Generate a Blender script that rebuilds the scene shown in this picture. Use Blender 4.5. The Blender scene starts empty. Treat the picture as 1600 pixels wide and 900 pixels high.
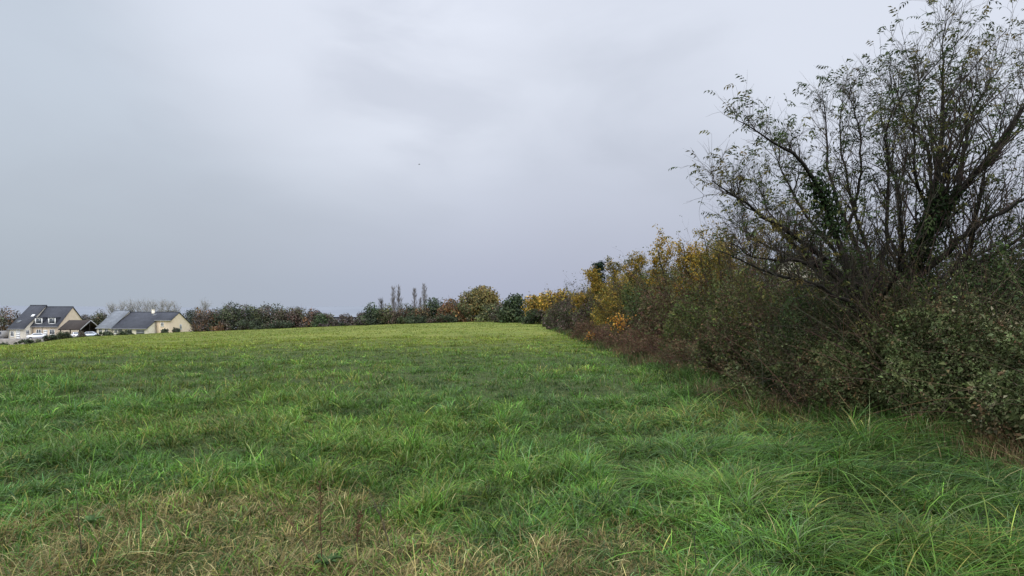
import bpy, bmesh, math
import numpy as np
C = bpy.context.scene.collection
R = math.radians
F = 1067.0          # focal length in pixels of the 1600 px wide frame
EYE = 1.65
HZ = 480.0

# ------------------------------------------------------------------ noise
_tab = np.random.RandomState(7).rand(256, 256)
def vnoise(x, y, seed=0):
    x = np.asarray(x, float) + seed * 17.31; y = np.asarray(y, float) + seed * 5.77
    xi = np.floor(x).astype(int); yi = np.floor(y).astype(int)
    fx = x - xi; fy = y - yi
    fx = fx * fx * (3 - 2 * fx); fy = fy * fy * (3 - 2 * fy)
    a = _tab[xi & 255, yi & 255]; b = _tab[(xi + 1) & 255, yi & 255]
    c = _tab[xi & 255, (yi + 1) & 255]; d = _tab[(xi + 1) & 255, (yi + 1) & 255]
    return (a * (1 - fx) + b * fx) * (1 - fy) + (c * (1 - fx) + d * fx) * fy
def fbm(x, y, seed=0, o=4):
    s = 0; a = 0.5
    for k in range(o):
        s = s + a * vnoise(np.asarray(x) * 2 ** k, np.asarray(y) * 2 ** k, seed + k * 3); a *= 0.5
    return s / (1 - 0.5 ** o)
def sstep(a, b, x):
    t = np.clip((np.asarray(x, float) - a) / (b - a), 0, 1); return t * t * (3 - 2 * t)

# ------------------------------------------------------------------ terrain
def gz(X, Y):
    X = np.asarray(X, float); Y = np.asarray(Y, float)
    Yc = np.clip(Y, -30, 190)
    xl = np.maximum(-X, 0); xl = np.minimum(xl, 135)
    z = -0.0073 * Yc - 0.046 * (np.sqrt(xl * xl + 144) - 12) * sstep(-20, 90, Y)
    dist = np.sqrt(X * X + Y * Y)
    z = z - 14 * sstep(200, 700, dist)
    z = z - 1.6 * sstep(.62, .77, -X / np.maximum(Y, 1)) * sstep(60, 120, Y)
    near = 1 - sstep(40, 90, dist)
    z = z + near * (0.16 * (fbm(X * 0.55, Y * 0.55, 1, 3) - 0.5) + 0.10 * (fbm(X * 0.15, Y * 0.15, 5, 2) - 0.5))
    return z
def edge_x(Y):      # field side of the hedge
    Y = np.asarray(Y, float)
    return np.interp(Y, [0, 6, 7.3, 8.4, 9.3, 10.4, 11.5, 13.5, 15, 17, 30, 50, 80, 110], [8.0, 6.0, 5.6, 5.35, 4.9, 4.1, 3.75, 3.95, 4.35, 4.4, 4.4, 4.4, 3.8, 2.6])
def W(px, py, Y):   # a point of the place seen in direction (px, py) at depth Y
    return np.array([(px - 800) / F * Y, Y, EYE + (HZ - py) / F * Y])

# ------------------------------------------------------------------ mesh builder
class MB:
    def __init__(s): s.v = []; s.f = {}; s.c = []; s.n = 0
    def add(s, v, faces, col=(0.5, 0.5, 0.5)):
        v = np.asarray(v, float).reshape(-1, 3)
        col = np.asarray(col, float)
        if col.ndim == 1: col = np.tile(col, (len(v), 1))
        for f in (faces if isinstance(faces, list) else [faces]):
            f = np.asarray(f, int)
            if len(f): s.f.setdefault(f.shape[1], []).append(f + s.n)
        s.v.append(v); s.c.append(col.reshape(-1, 3)); s.n += len(v)
    def box(s, x0, x1, y0, y1, z0, z1, col=(0.5, 0.5, 0.5)):
        v = [(x, y, z) for z in (z0, z1) for y in (y0, y1) for x in (x0, x1)]
        s.add(v, [[0, 2, 3, 1], [4, 5, 7, 6], [0, 1, 5, 4], [2, 6, 7, 3], [0, 4, 6, 2], [1, 3, 7, 5]][0:6], col) if False else s.add(v, np.array([[0, 2, 3, 1], [4, 5, 7, 6], [0, 1, 5, 4], [2, 6, 7, 3], [0, 4, 6, 2], [1, 3, 7, 5]]), col)
    def build(s, name, mat, parent=None, loc=(0, 0, 0), smooth=False):
        me = bpy.data.meshes.new(name)
        V = np.concatenate(s.v).astype(np.float32); Cc = np.concatenate(s.c).astype(np.float32)
        me.vertices.add(len(V)); me.vertices.foreach_set('co', V.ravel())
        idx = []; starts = []; tot = 0
        for k, fl in s.f.items():
            fa = np.concatenate(fl); idx.append(fa.ravel())
            starts.append(tot + np.arange(len(fa)) * k); tot += fa.size
        idx = np.concatenate(idx).astype(np.int32); starts = np.concatenate(starts).astype(np.int32)
        me.loops.add(len(idx)); me.loops.foreach_set('vertex_index', idx)
        me.polygons.add(len(starts)); me.polygons.foreach_set('loop_start', starts)
        if smooth: me.polygons.foreach_set('use_smooth', np.ones(len(starts), bool))
        me.update(calc_edges=True)
        a = me.color_attributes.new('Col', 'FLOAT_COLOR', 'POINT')
        a.data.foreach_set('color', np.concatenate([Cc, np.ones((len(Cc), 1), np.float32)], 1).ravel())
        me.materials.append(mat)
        o = bpy.data.objects.new(name, me); C.objects.link(o)
        o.location = loc
        if parent: o.parent = parent
        return o

def tag(o, label=None, cat=None, group=None, kind=None):
    if label: o['label'] = label
    if cat: o['category'] = cat
    if group: o['group'] = group
    if kind: o['kind'] = kind
    return o
def thing(name, label, cat, loc, group=None):
    o = bpy.data.objects.new(name, None); C.objects.link(o)
    o.location = tuple(float(c) for c in loc); o.empty_display_size = 0.3
    return tag(o, label, cat, group)

# ------------------------------------------------------------------ materials
def mat(name, build):
    m = bpy.data.materials.new(name); m.use_nodes = True
    nt = m.node_tree; b = nt.nodes['Principled BSDF']
    build(nt, b, nt.nodes, nt.links); return m
def foliage(name, rough=0.55, spec=0.3, transl=0.3, nscale=9.0):
    def f(nt, b, N, L):
        a = N.new('ShaderNodeAttribute'); a.attribute_name = 'Col'
        g = N.new('ShaderNodeNewGeometry')
        n = N.new('ShaderNodeTexNoise'); n.inputs['Scale'].default_value = nscale; n.inputs['Detail'].default_value = 2
        L.new(g.outputs['Position'], n.inputs['Vector'])
        mr = N.new('ShaderNodeMapRange'); mr.inputs['From Min'].default_value = 0.3; mr.inputs['From Max'].default_value = 0.7
        mr.inputs['To Min'].default_value = 0.78; mr.inputs['To Max'].default_value = 1.25
        L.new(n.outputs['Fac'], mr.inputs['Value'])
        mx = N.new('ShaderNodeMix'); mx.data_type = 'RGBA'; mx.blend_type = 'MULTIPLY'; mx.inputs['Factor'].default_value = 1
        L.new(a.outputs['Color'], mx.inputs['A']); L.new(mr.outputs['Result'], mx.inputs['B'])
        L.new(mx.outputs['Result'], b.inputs['Base Color'])
        b.inputs['Roughness'].default_value = rough; b.inputs['Specular IOR Level'].default_value = spec
        if transl > 0:
            t = N.new('ShaderNodeBsdfTranslucent'); L.new(mx.outputs['Result'], t.inputs['Color'])
            ms = N.new('ShaderNodeMixShader'); ms.inputs['Fac'].default_value = transl
            L.new(b.outputs['BSDF'], ms.inputs[1]); L.new(t.outputs['BSDF'], ms.inputs[2])
            L.new(ms.outputs['Shader'], N['Material Output'].inputs['Surface'])
    return mat(name, f)
def noisy(name, c0, c1, scale=4, rough=0.8, bump=0.0, spec=0.3, detail=4, metal=0.0, stretch=None):
    def f(nt, b, N, L):
        tc = N.new('ShaderNodeTexCoord'); n = N.new('ShaderNodeTexNoise')
        n.inputs['Scale'].default_value = scale; n.inputs['Detail'].default_value = detail
        src = tc.outputs['Object']
        if stretch:
            mp = N.new('ShaderNodeMapping'); mp.inputs['Scale'].default_value = stretch
            L.new(src, mp.inputs['Vector']); src = mp.outputs['Vector']
        L.new(src, n.inputs['Vector'])
        r = N.new('ShaderNodeValToRGB'); r.color_ramp.elements[0].position = 0.3; r.color_ramp.elements[1].position = 0.7
        r.color_ramp.elements[0].color = (*c0, 1); r.color_ramp.elements[1].color = (*c1, 1)
        L.new(n.outputs['Fac'], r.inputs['Fac']); L.new(r.outputs['Color'], b.inputs['Base Color'])
        b.inputs['Roughness'].default_value = rough; b.inputs['Specular IOR Level'].default_value = spec
        b.inputs['Metallic'].default_value = metal
        if bump:
            bp = N.new('ShaderNodeBump'); bp.inputs['Strength'].default_value = bump; bp.inputs['Distance'].default_value = 0.02
            L.new(n.outputs['Fac'], bp.inputs['Height']); L.new(bp.outputs['Normal'], b.inputs['Normal'])
    return mat(name, f)
def slate(name, c0, c1):
    def f(nt, b, N, L):
        tc = N.new('ShaderNodeTexCoord')
        br = N.new('ShaderNodeTexBrick'); br.inputs['Scale'].default_value = 3.0; br.inputs['Mortar Size'].default_value = 0.012
        br.inputs['Color1'].default_value = (*c0, 1); br.inputs['Color2'].default_value = (*c1, 1)
        br.inputs['Mortar'].default_value = (c0[0] * .5, c0[1] * .5, c0[2] * .5, 1)
        L.new(tc.outputs['Object'], br.inputs['Vector'])
        n = N.new('ShaderNodeTexNoise'); n.inputs['Scale'].default_value = 0.9; n.inputs['Detail'].default_value = 5
        L.new(tc.outputs['Object'], n.inputs['Vector'])
        mx = N.new('ShaderNodeMix'); mx.data_type = 'RGBA'; mx.blend_type = 'MULTIPLY'; mx.inputs['Factor'].default_value = 0.6
        L.new(br.outputs['Color'], mx.inputs['A']); L.new(n.outputs['Fac'], mx.inputs['B'])
        g = N.new('ShaderNodeBrightContrast'); g.inputs['Bright'].default_value = 0.004
        L.new(mx.outputs['Result'], g.inputs['Color']); L.new(g.outputs['Color'], b.inputs['Base Color'])
        b.inputs['Roughness'].default_value = 0.7; b.inputs['Specular IOR Level'].default_value = 0.2
    return mat(name, f)

M = {}
M['leaf'] = foliage('leaf_matte', 0.7, 0.14, 0.3)
M['gloss'] = foliage('leaf_glossy', 0.6, 0.12, 0.2)
M['grass'] = foliage('grass_blades', 0.55, 0.17, 0.33, 3.0)
M['bark'] = foliage('bark', 0.9, 0.15, 0.0, 14.0)
M['far'] = foliage('far_foliage', 0.8, 0.1, 0.15, 1.2)
M['render_peach'] = noisy('peach_render', (0.76, 0.62, 0.46), (0.84, 0.70, 0.54), 1.2, 0.9)
M['render_cream'] = noisy('cream_render', (0.76, 0.69, 0.56), (0.84, 0.78, 0.65), 1.2, 0.9)
M['slate_blue'] = slate('blue_slate', (0.055, 0.06, 0.075), (0.075, 0.08, 0.1))
M['slate_grey'] = slate('grey_slate', (0.20, 0.22, 0.25), (0.25, 0.27, 0.30))
M['tile_brown'] = slate('brown_tile', (0.045, 0.035, 0.03), (0.06, 0.045, 0.038))
M['white'] = noisy('white_paint', (0.72, 0.72, 0.7), (0.8, 0.8, 0.78), 3, 0.5)
M['glass'] = noisy('window_glass', (0.05, 0.06, 0.07), (0.09, 0.1, 0.12), 2, 0.12, spec=0.6)
M['dark'] = noisy('dark_timber', (0.02, 0.018, 0.016), (0.035, 0.03, 0.026), 4, 0.8)
M['grey'] = noisy('grey_metal', (0.16, 0.17, 0.18), (0.2, 0.21, 0.22), 3, 0.5)
M['zinc'] = noisy('zinc_gutter', (0.25, 0.25, 0.25), (0.33, 0.33, 0.33), 5, 0.4)
M['carwhite'] = noisy('white_car_paint', (0.72, 0.73, 0.75), (0.76, 0.77, 0.79), 0.6, 0.18, spec=0.6)
M['carsilver'] = noisy('silver_car_paint', (0.35, 0.38, 0.42), (0.42, 0.45, 0.5), 0.6, 0.22, spec=0.6, metal=0.4)
M['cargrey'] = noisy('grey_car_paint', (0.2, 0.19, 0.18), (0.24, 0.23, 0.22), 0.6, 0.3, spec=0.5)
M['tyre'] = noisy('tyre_rubber', (0.015, 0.015, 0.015), (0.025, 0.025, 0.025), 8, 0.85)
M['lamp'] = noisy('lamp_lens', (0.6, 0.6, 0.6), (0.75, 0.75, 0.75), 8, 0.1, spec=0.7)
M['redlamp'] = noisy('red_lens', (0.35, 0.02, 0.02), (0.45, 0.03, 0.03), 8, 0.15, spec=0.7)
M['stone'] = noisy('stone_wall', (0.2, 0.18, 0.16), (0.34, 0.31, 0.28), 1.8, 0.9, 0.4)
M['asphalt'] = noisy('asphalt', (0.13, 0.125, 0.13), (0.2, 0.19, 0.19), 0.8, 0.8)
M['hill'] = noisy('hazy_hill', (0.175, 0.19, 0.215), (0.2, 0.215, 0.24), 0.004, 1.0, spec=0.0)  # distance haze put into the ridge colour itself
M['bird'] = noisy('bird_feather', (0.04, 0.04, 0.045), (0.07, 0.07, 0.075), 12, 0.8)

# ------------------------------------------------------------------ ground
def ground_mat(nt, b, N, L):
    g = N.new('ShaderNodeNewGeometry'); sp = N.new('ShaderNodeSeparateXYZ'); L.new(g.outputs['Position'], sp.inputs['Vector'])
    def noise(scale, detail, rough=0.6, st=None):
        n = N.new('ShaderNodeTexNoise'); n.inputs['Scale'].default_value = scale; n.inputs['Detail'].default_value = detail; n.inputs['Roughness'].default_value = rough
        src = g.outputs['Position']
        if st:
            mp = N.new('ShaderNodeMapping'); mp.inputs['Scale'].default_value = st; L.new(src, mp.inputs['Vector']); src = mp.outputs['Vector']
        L.new(src, n.inputs['Vector']); return n
    def mix(fac, a, c, mode='MIX'):
        m = N.new('ShaderNodeMix'); m.data_type = 'RGBA'; m.blend_type = mode
        if isinstance(fac, float): m.inputs['Factor'].default_value = fac
        else: L.new(fac, m.inputs['Factor'])
        for k, s in (('A', a), ('B', c)):
            if isinstance(s, tuple): m.inputs[k].default_value = (*s, 1)
            else: L.new(s, m.inputs[k])
        return m.outputs['Result']
    def ramp(src, a, c):
        r = N.new('ShaderNodeMapRange'); r.interpolation_type = 'SMOOTHSTEP'
        r.inputs['From Min'].default_value = a; r.inputs['From Max'].default_value = c; L.new(src, r.inputs['Value']); return r.outputs['Result']
    soil = mix(ramp(noise(6, 5).outputs['Fac'], .35, .65), (0.025, 0.04, 0.01), (0.055, 0.07, 0.022))
    tuft = noise(3.2, 6, 0.7); big = noise(0.11, 4, 0.6, (1, 0.5, 1)); mid = noise(0.7, 5, 0.65)
    far = mix(ramp(tuft.outputs['Fac'], .33, .67), (0.085, 0.11, 0.02), (0.15, 0.175, 0.034))
    far = mix(ramp(big.outputs['Fac'], .38, .66), far, mix(0.55, far, (0.21, 0.21, 0.05)))
    far = mix(ramp(mid.outputs['Fac'], .52, .7), far, mix(0.5, far, (0.045, 0.09, 0.018)))
    col = mix(ramp(sp.outputs['Y'], 22, 60), soil, far)
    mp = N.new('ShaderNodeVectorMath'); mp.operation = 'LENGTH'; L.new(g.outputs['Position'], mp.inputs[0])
    col = mix(ramp(mp.outputs['Value'], 210, 900), col, (0.17, 0.185, 0.2))  # haze over the far ground is mixed into its base colour
    L.new(col, b.inputs['Base Color']); b.inputs['Roughness'].default_value = 0.9; b.inputs['Specular IOR Level'].default_value = 0.1
    bp = N.new('ShaderNodeBump'); bp.inputs['Strength'].default_value = 0.7; bp.inputs['Distance'].default_value = 0.12
    L.new(tuft.outputs['Fac'], bp.inputs['Height']); L.new(bp.outputs['Normal'], b.inputs['Normal'])
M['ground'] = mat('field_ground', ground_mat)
nr, na = 260, 300
rad = np.concatenate([[0.0], np.geomspace(0.6, 9000, nr)])
ang = np.linspace(0, 2 * math.pi, na, endpoint=False)
RR, AA = np.meshgrid(rad[1:], ang, indexing='ij')
X = RR * np.sin(AA); Y = RR * np.cos(AA) + 3
v = np.stack([X, Y, gz(X, Y)], -1).reshape(-1, 3)
i = np.arange(nr - 1)[:, None] * na; j = np.arange(na)[None, :]; jn = (j + 1) % na
q = np.stack([i + j, i + na + j, i + na + jn, i + jn], -1).reshape(-1, 4)
mb = MB(); mb.add(v, q[:, ::-1]); 
c0 = np.array([[0, 3, float(gz(0, 3))]])
mb.add(c0, np.zeros((0, 3), int)); mb.f.setdefault(3, []).append(np.stack([np.full(na, len(v)), np.arange(na), (np.arange(na) + 1) % na], 1)[:, ::-1])
tag(mb.build('field_ground', M['ground'], smooth=True), kind='structure')

# distant hills: two low ridges closing the valley
def ridge(name, dist, base, amp, seed, a0, a1):
    a = np.linspace(R(a0), R(a1), 220)
    t = np.linspace(0, 1, 7)
    prof = np.sin(t * math.pi)
    A, T = np.meshgrid(a, t, indexing='ij')
    D = dist + (T - 0.5) * dist * 0.35
    H = -18 + (base + 18 + amp * (fbm(A * 9, A * 0 + 3, seed, 4) - 0.5) * 2) * prof[None, :]
    v = np.stack([D * np.sin(A), D * np.cos(A), H], -1).reshape(-1, 3)
    n = len(t); i = np.arange(219)[:, None] * n; j = np.arange(n - 1)[None, :]
    q = np.stack([i + j, i + n + j, i + n + j + 1, i + j + 1], -1).reshape(-1, 4)
    mb = MB(); mb.add(v, q); tag(mb.build(name, M['hill'], smooth=True), kind='structure')
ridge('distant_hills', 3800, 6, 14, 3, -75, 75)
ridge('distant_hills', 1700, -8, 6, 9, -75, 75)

# ------------------------------------------------------------------ branch machinery
UP = np.array([0, 0, 1.0])
def nrm(v): return v / np.maximum(np.linalg.norm(v, axis=-1, keepdims=True), 1e-9)
def tubes(mb, P, Rr, sides, col0, col1=None):
    P = np.asarray(P, float); n, K, _ = P.shape
    T = nrm(np.gradient(P, axis=1))
    ref = np.where(np.abs(T[..., 2:3]) < 0.9, UP, np.array([1.0, 0, 0]))
    u = nrm(np.cross(T, ref)); w = np.cross(T, u)
    a = np.arange(sides) * 2 * math.pi / sides
    V = P[:, :, None, :] + Rr[:, :, None, None] * (np.cos(a)[None, None, :, None] * u[:, :, None, :] + np.sin(a)[None, None, :, None] * w[:, :, None, :])
    b = (np.arange(n) * K * sides)[:, None, None] + (np.arange(K - 1) * sides)[None, :, None]
    s = np.arange(sides)[None, None, :]; s2 = (s + 1) % sides
    q = np.stack([b + s, b + s2, b + sides + s2, b + sides + s], -1).reshape(-1, 4)
    col0 = np.asarray(col0, float)
    if col0.ndim == 1: col0 = np.tile(col0, (n, 1))
    cc = np.repeat(col0, K * sides, axis=0)
    mb.add(V.reshape(-1, 3), q, cc)
def resample(pts, K):
    pts = np.asarray(pts, float); d = np.r_[0, np.cumsum(np.linalg.norm(np.diff(pts, axis=0), axis=1))]
    t = np.linspace(0, d[-1], K)
    out = np.stack([np.interp(t, d, pts[:, k]) for k in range(3)], 1)
    for _ in range(2): out[1:-1] = 0.25 * out[:-2] + 0.5 * out[1:-1] + 0.25 * out[2:]
    return out
def shoots(rng, start, d0, length, K, wiggle, trop, r0, r1=0.3):
    """curved shoots from start along d0; trop bends them up (+) or down (-)"""
    n = len(start); P = np.zeros((n, K, 3)); P[:, 0] = start
    d = nrm(d0); st = (np.asarray(length) / (K - 1))[:, None]
    drift = rng.normal(0, wiggle, (n, 3))
    for k in range(1, K):
        d = nrm(d + drift * 0.35 + rng.normal(0, wiggle, (n, 3)) + UP * trop)
        P[:, k] = P[:, k - 1] + d * st
    Rr = np.asarray(r0)[:, None] * np.linspace(1, r1, K)[None, :]
    return P, Rr
def branch_from(rng, P, Rr, per, t0, t1, angle, lrange, upb, K, wiggle, trop, rfac=0.55, rmin=0.002, tfall=0.4):
    n, KK, _ = P.shape; m = n * per
    pi = np.repeat(np.arange(n), per)
    t = rng.uniform(t0, t1, m) * (KK - 1); k = np.minimum(t.astype(int), KK - 2); f = (t - k)[:, None]
    s = P[pi, k] * (1 - f) + P[pi, k + 1] * f
    tan = nrm(P[pi, k + 1] - P[pi, k])
    perp = nrm(np.cross(tan, rng.normal(0, 1, (m, 3))))
    a = rng.normal(angle, angle * 0.3, m)[:, None]
    d = tan * np.cos(a) + perp * np.sin(a) + UP * upb
    L = rng.uniform(*lrange, m) * (1 - tfall * (t / (KK - 1)))
    r = np.maximum(Rr[pi, k] * rfac * rng.uniform(0.6, 1, m), rmin)
    return shoots(rng, s, d, L, K, wiggle, trop, r)
def leaves(mb, rng, pos, dirs, nor, ln, wd, col, fold=0.25):
    n = len(pos)
    if n == 0: return
    d = nrm(dirs); s = nrm(np.cross(d, nor)); nn = np.cross(s, d)
    ln = np.broadcast_to(ln, n)[:, None]; wd = np.broadcast_to(wd, n)[:, None]
    b = pos; tip = pos + d * ln - nn * ln * rng.uniform(0, .25, (n, 1))
    m = pos + d * ln * 0.45
    l = m + s * wd * 0.5 + nn * wd * fold; r = m - s * wd * 0.5 + nn * wd * fold
    V = np.stack([b, l, tip, r], 1).reshape(-1, 3)
    i = np.arange(n) * 4
    T = np.concatenate([np.stack([i, i + 1, i + 2], 1), np.stack([i, i + 2, i + 3], 1)])
    mb.add(V, T, np.repeat(col, 4, axis=0))
def palette(rng, n, pal, jitter=0.18):
    cols = np.array([p[:3] for p in pal]); w = np.array([p[3] for p in pal], float); w /= w.sum()
    c = cols[rng.choice(len(pal), n, p=w)]
    return np.clip(c * np.exp(rng.normal(0, jitter, (n, 1))) * (1 + rng.normal(0, jitter * .35, (n, 3))), 0.003, 0.9)
def clump_pal(rng, pos, pal, scale, jitter=0.18, sel=0.6):
    """palette chosen mostly by place, so colours come in sprays"""
    n = len(pos); w = np.array([p[3] for p in pal], float); cw = np.cumsum(w / w.sum())
    q = fbm(pos[:, 0] * scale + pos[:, 2] * scale * .9, pos[:, 1] * scale - pos[:, 2] * scale * .6, int(rng.integers(50)), 3)
    q = np.argsort(np.argsort(q)) / n
    u = np.where(rng.random(n) < sel, q, rng.random(n))
    k = np.minimum(np.searchsorted(cw, u), len(pal) - 1)
    c = np.array([p[:3] for p in pal])[k]
    return np.clip(c * np.exp(rng.normal(0, jitter, (n, 1))) * (1 + rng.normal(0, jitter * .35, (n, 3))), 0.003, 0.9)

BARK = (0.045, 0.038, 0.03); BARK_D = (0.022, 0.019, 0.016); CANE = (0.06, 0.042, 0.03)

# palettes (linear base colours)
P_BRAMBLE = [(.040, .052, .018, 4), (.062, .078, .028, 4), (.10, .11, .05, 1.6), (.11, .075, .04, 1.0), (.14, .13, .075, .5)]
P_DARK = [(.026, .044, .014, 4), (.044, .068, .02, 3), (.075, .095, .034, 1.3)]
P_BROWN = [(0.091, 0.065, 0.039, 4), (0.0715, 0.0754, 0.0312, 3), (0.13, 0.078, 0.0455, 2), (0.065, 0.091, 0.0325, 1)]
P_REDB = [(.10, .058, .038, 4), (.08, .062, .034, 3), (.125, .078, .045, 2), (.072, .074, .027, 2)]
P_OLIVE = [(0.081, 0.0945, 0.0297, 4), (0.1148, 0.1215, 0.0351, 3), (0.054, 0.0675, 0.027, 3), (0.162, 0.1215, 0.0405, 1)]
P_YELLOW = [(0.325, 0.2125, 0.0312, 4), (0.25, 0.175, 0.0312, 3), (0.4125, 0.2625, 0.0375, 2), (0.1375, 0.1187, 0.0312, 2)]
P_YOLIVE = [(0.2295, 0.162, 0.0297, 4), (0.1485, 0.1283, 0.0297, 3), (0.0945, 0.0945, 0.027, 3), (0.297, 0.2025, 0.0405, 1)]
P_GREEN = [(0.048, 0.09, 0.024, 4), (0.072, 0.12, 0.0336, 3), (0.036, 0.06, 0.0204, 2)]
P_RUST = [(0.1955, 0.0978, 0.0322, 4), (0.138, 0.0805, 0.0345, 3), (0.2415, 0.1265, 0.0345, 2), (0.0805, 0.069, 0.0287, 2)]
P_PURPLE = [(0.075, 0.0562, 0.0475, 4), (0.0625, 0.0625, 0.0375, 3), (0.1063, 0.075, 0.0625, 2)]
P_MISTY = [(.17, .16, .15, 3), (.2, .19, .18, 2), (.21, .17, .12, 1)]

# ------------------------------------------------------------------ plants
def bump_dome(rng, n, shell=0.35, seed=0):
    """points in a lumpy half-ellipsoid of unit size, most of them near its skin; returns points and outward normals"""
    d = nrm(rng.normal(0, 1, (n, 3))); d[:, 2] = np.abs(d[:, 2])
    a = np.arctan2(d[:, 1], d[:, 0]); e = d[:, 2]
    bump = 0.60 + 0.78 * fbm(np.cos(a) * 2.2 + 7 + e * 1.5, np.sin(a) * 2.2 + 9 - e * 1.2, seed, 3) + 0.16 * (fbm(a * 4, e * 7, seed + 4, 2) - .5)
    r = bump * (1 - shell * rng.random(n) ** 1.7)
    return d * r[:, None], d
def bush(name, label, cat, x, y, rx, ry, h, pal, n, leaf, seed, group=None, gloss=False, canes=40, sprigs=0, cane_col=CANE, shell=.5, cane_len=1.0, lean=(0, 0)):
    rng = np.random.default_rng(seed); n = int(n * 2.0); canes = int(canes * 1.3); leaf *= 1.08
    z0 = float(gz(x, y)); root = thing(name, label, cat, (x, y, z0 - .03), group)
    p, d = bump_dome(rng, int(n * 1.35), shell, seed % 40)
    sc = np.array([rx, ry, h]); pos = p * sc; fq = min(2.2, .16 / leaf) if leaf > .06 else 2.6
    dn = fbm(pos[:, 0] * fq + pos[:, 2] * fq * .8 + 31, pos[:, 1] * fq - pos[:, 2] * fq * .7 + 17, seed % 23, 3)
    kp = rng.random(len(pos)) < .12 + 1.05 * sstep(.36, .56, dn); pos, d, dn = pos[kp], d[kp], dn[kp]; n = len(pos)
    pos[:, 0] += lean[0] * pos[:, 2]; pos[:, 1] += lean[1] * pos[:, 2]
    nor = nrm(d / sc * sc.mean() * .8 + UP * .45 + rng.normal(0, .75, (n, 3)))
    dr = nrm(rng.normal(0, 1, (n, 3)) + d * .5 - UP * .5)
    ln = leaf * np.exp(rng.normal(-.12, .36, n))
    col = clump_pal(rng, pos, pal, 2.2) * (.45 + 1.1 * sstep(.3, .72, dn))[:, None]  # leaves darkened in sparse spots: shade between clumps put into the colour
    mb = MB(); leaves(mb, rng, pos, dr, nor, ln, ln * .62, col)
    # stems: arching canes from the base through the skin
    st = MB()
    if canes:
        b = rng.normal(0, .28, (canes, 3)) * sc; b[:, 2] = 0
        a = rng.uniform(0, 2 * math.pi, canes); tilt = rng.uniform(.15, 1.0, canes)
        dd = np.stack([np.cos(a) * np.sin(tilt), np.sin(a) * np.sin(tilt), np.cos(tilt)], 1)
        P, Rr = shoots(rng, b, dd * sc, rng.uniform(.85, 1.3, canes) * cane_len * (h * np.cos(tilt) + rx * np.sin(tilt)), 9, .10, -.07, rng.uniform(.003, .007, canes) * (1 + leaf * 6))
        P[:, :, 0] += lean[0] * P[:, :, 2]; P[:, :, 1] += lean[1] * P[:, :, 2]
        P[:, :, 2] = np.maximum(P[:, :, 2], 0.02)
        tubes(st, P, Rr, 3, palette(rng, canes, [(*cane_col, 1)], .3))
        P2, R2 = branch_from(rng, P, Rr, 5, .35, 1, .8, (.15 * h, .45 * h), .1, 5, .16, -.03, .6, .0018 * (1 + leaf * 5))
        tubes(st, P2, R2, 3, palette(rng, len(P2), [(*cane_col, 1)], .3))
        # leaves along the canes and their side shoots
        m = sprigs or canes * 14
        both = np.concatenate([P[:, 3:].reshape(-1, 3), P2[:, 1:].reshape(-1, 3), P2[:, 2:].reshape(-1, 3)])
        s = both[rng.integers(len(both), size=m)] + rng.normal(0, leaf * .5, (m, 3))
        ln = leaf * rng.uniform(.5, 1.1, m)
        leaves(mb, rng, s, rng.normal(0, 1, (m, 3)) - UP * .5, rng.normal(0, .6, (m, 3)) + UP, ln, ln * .6, clump_pal(rng, s, pal, 2.2))
        st.build('stems', M['bark'], root)
    mb.build('foliage', M['gloss'] if gloss else M['leaf'], root)
    return root
def shrub_tree(name, label, cat, x, y, h, w, pal, seed, group=None, stems=8, n_leaf=6000, leaf=.06, bark=BARK, low=.2, spread=.45, shell_twigs=6, tw=(.35, .9), far=False, dens_top=1.0):
    """many-stemmed small tree: stems fan from the base, limbs, twigs, and leaves borne along the twigs"""
    rng = np.random.default_rng(seed)
    z0 = float(gz(x, y)); root = thing(name, label, cat, (x, y, z0 - .05), group)
    a = rng.uniform(0, 2 * math.pi, stems); tl = np.abs(rng.normal(0, spread, stems)) * np.clip(w / h * 1.5, .5, 1.8)
    d = np.stack([np.cos(a) * np.sin(tl), np.sin(a) * np.sin(tl), np.cos(tl)], 1)
    s = rng.normal(0, .1, (stems, 3)); s[:, 2] = 0
    L = h * rng.uniform(.72, 1.0, stems); L[0] = h * .99
    P, Rr = shoots(rng, s, d, L, 10, .06, .03, rng.uniform(.010, .017, stems) * h, .22)
    tr = MB(); tubes(tr, P, Rr, 6, palette(rng, stems, [(*bark, 1)], .12)); tr.build('trunk', M['bark'], root, smooth=True)
    B1, r1 = branch_from(rng, P, Rr, 15, low, .99, .6, (.22 * w, .55 * w), .35, 7, .10, .06, .5, .004, .62)
    B2, r2 = branch_from(rng, B1, r1, 6, .2, 1, .7, (tw[0] * .55, tw[1] * .8), .2, 5, .15, .04, .5, .0028, .3)
    B3, r3 = branch_from(rng, B2, r2, 2, .3, 1, .7, (tw[0] * .3, tw[1] * .45), .1, 4, .18, 0, .6, .0022, .3)
    br = MB()
    for PP, rr in ((B1, r1), (B2, r2), (B3, r3)):
        tubes(br, PP, rr, 3, palette(rng, len(PP), [(*bark, 1)], .2))
    br.build('branches', M['bark'], root)
    pts = np.concatenate([B2[:, 1:].reshape(-1, 3), B3[:, 1:].reshape(-1, 3), B3[:, 2:].reshape(-1, 3)])
    q = pts[rng.integers(len(pts), size=n_leaf)] + rng.normal(0, leaf * .6, (n_leaf, 3))
    keep = rng.random(n_leaf) < np.clip(1.35 - dens_top * (q[:, 2] / h) ** 2 * .6, .2, 1); q = q[keep]; m = len(q)
    ln = leaf * rng.uniform(.6, 1.3, m)
    mb = MB(); leaves(mb, rng, q, rng.normal(0, 1, (m, 3)) - UP * .6, rng.normal(0, .6, (m, 3)) + UP, ln, ln * .65, clump_pal(rng, q, pal, 1.1 if not far else .5))
    mb.build('crown', M['leaf'] if not far else M['far'], root)
    return root
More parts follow.
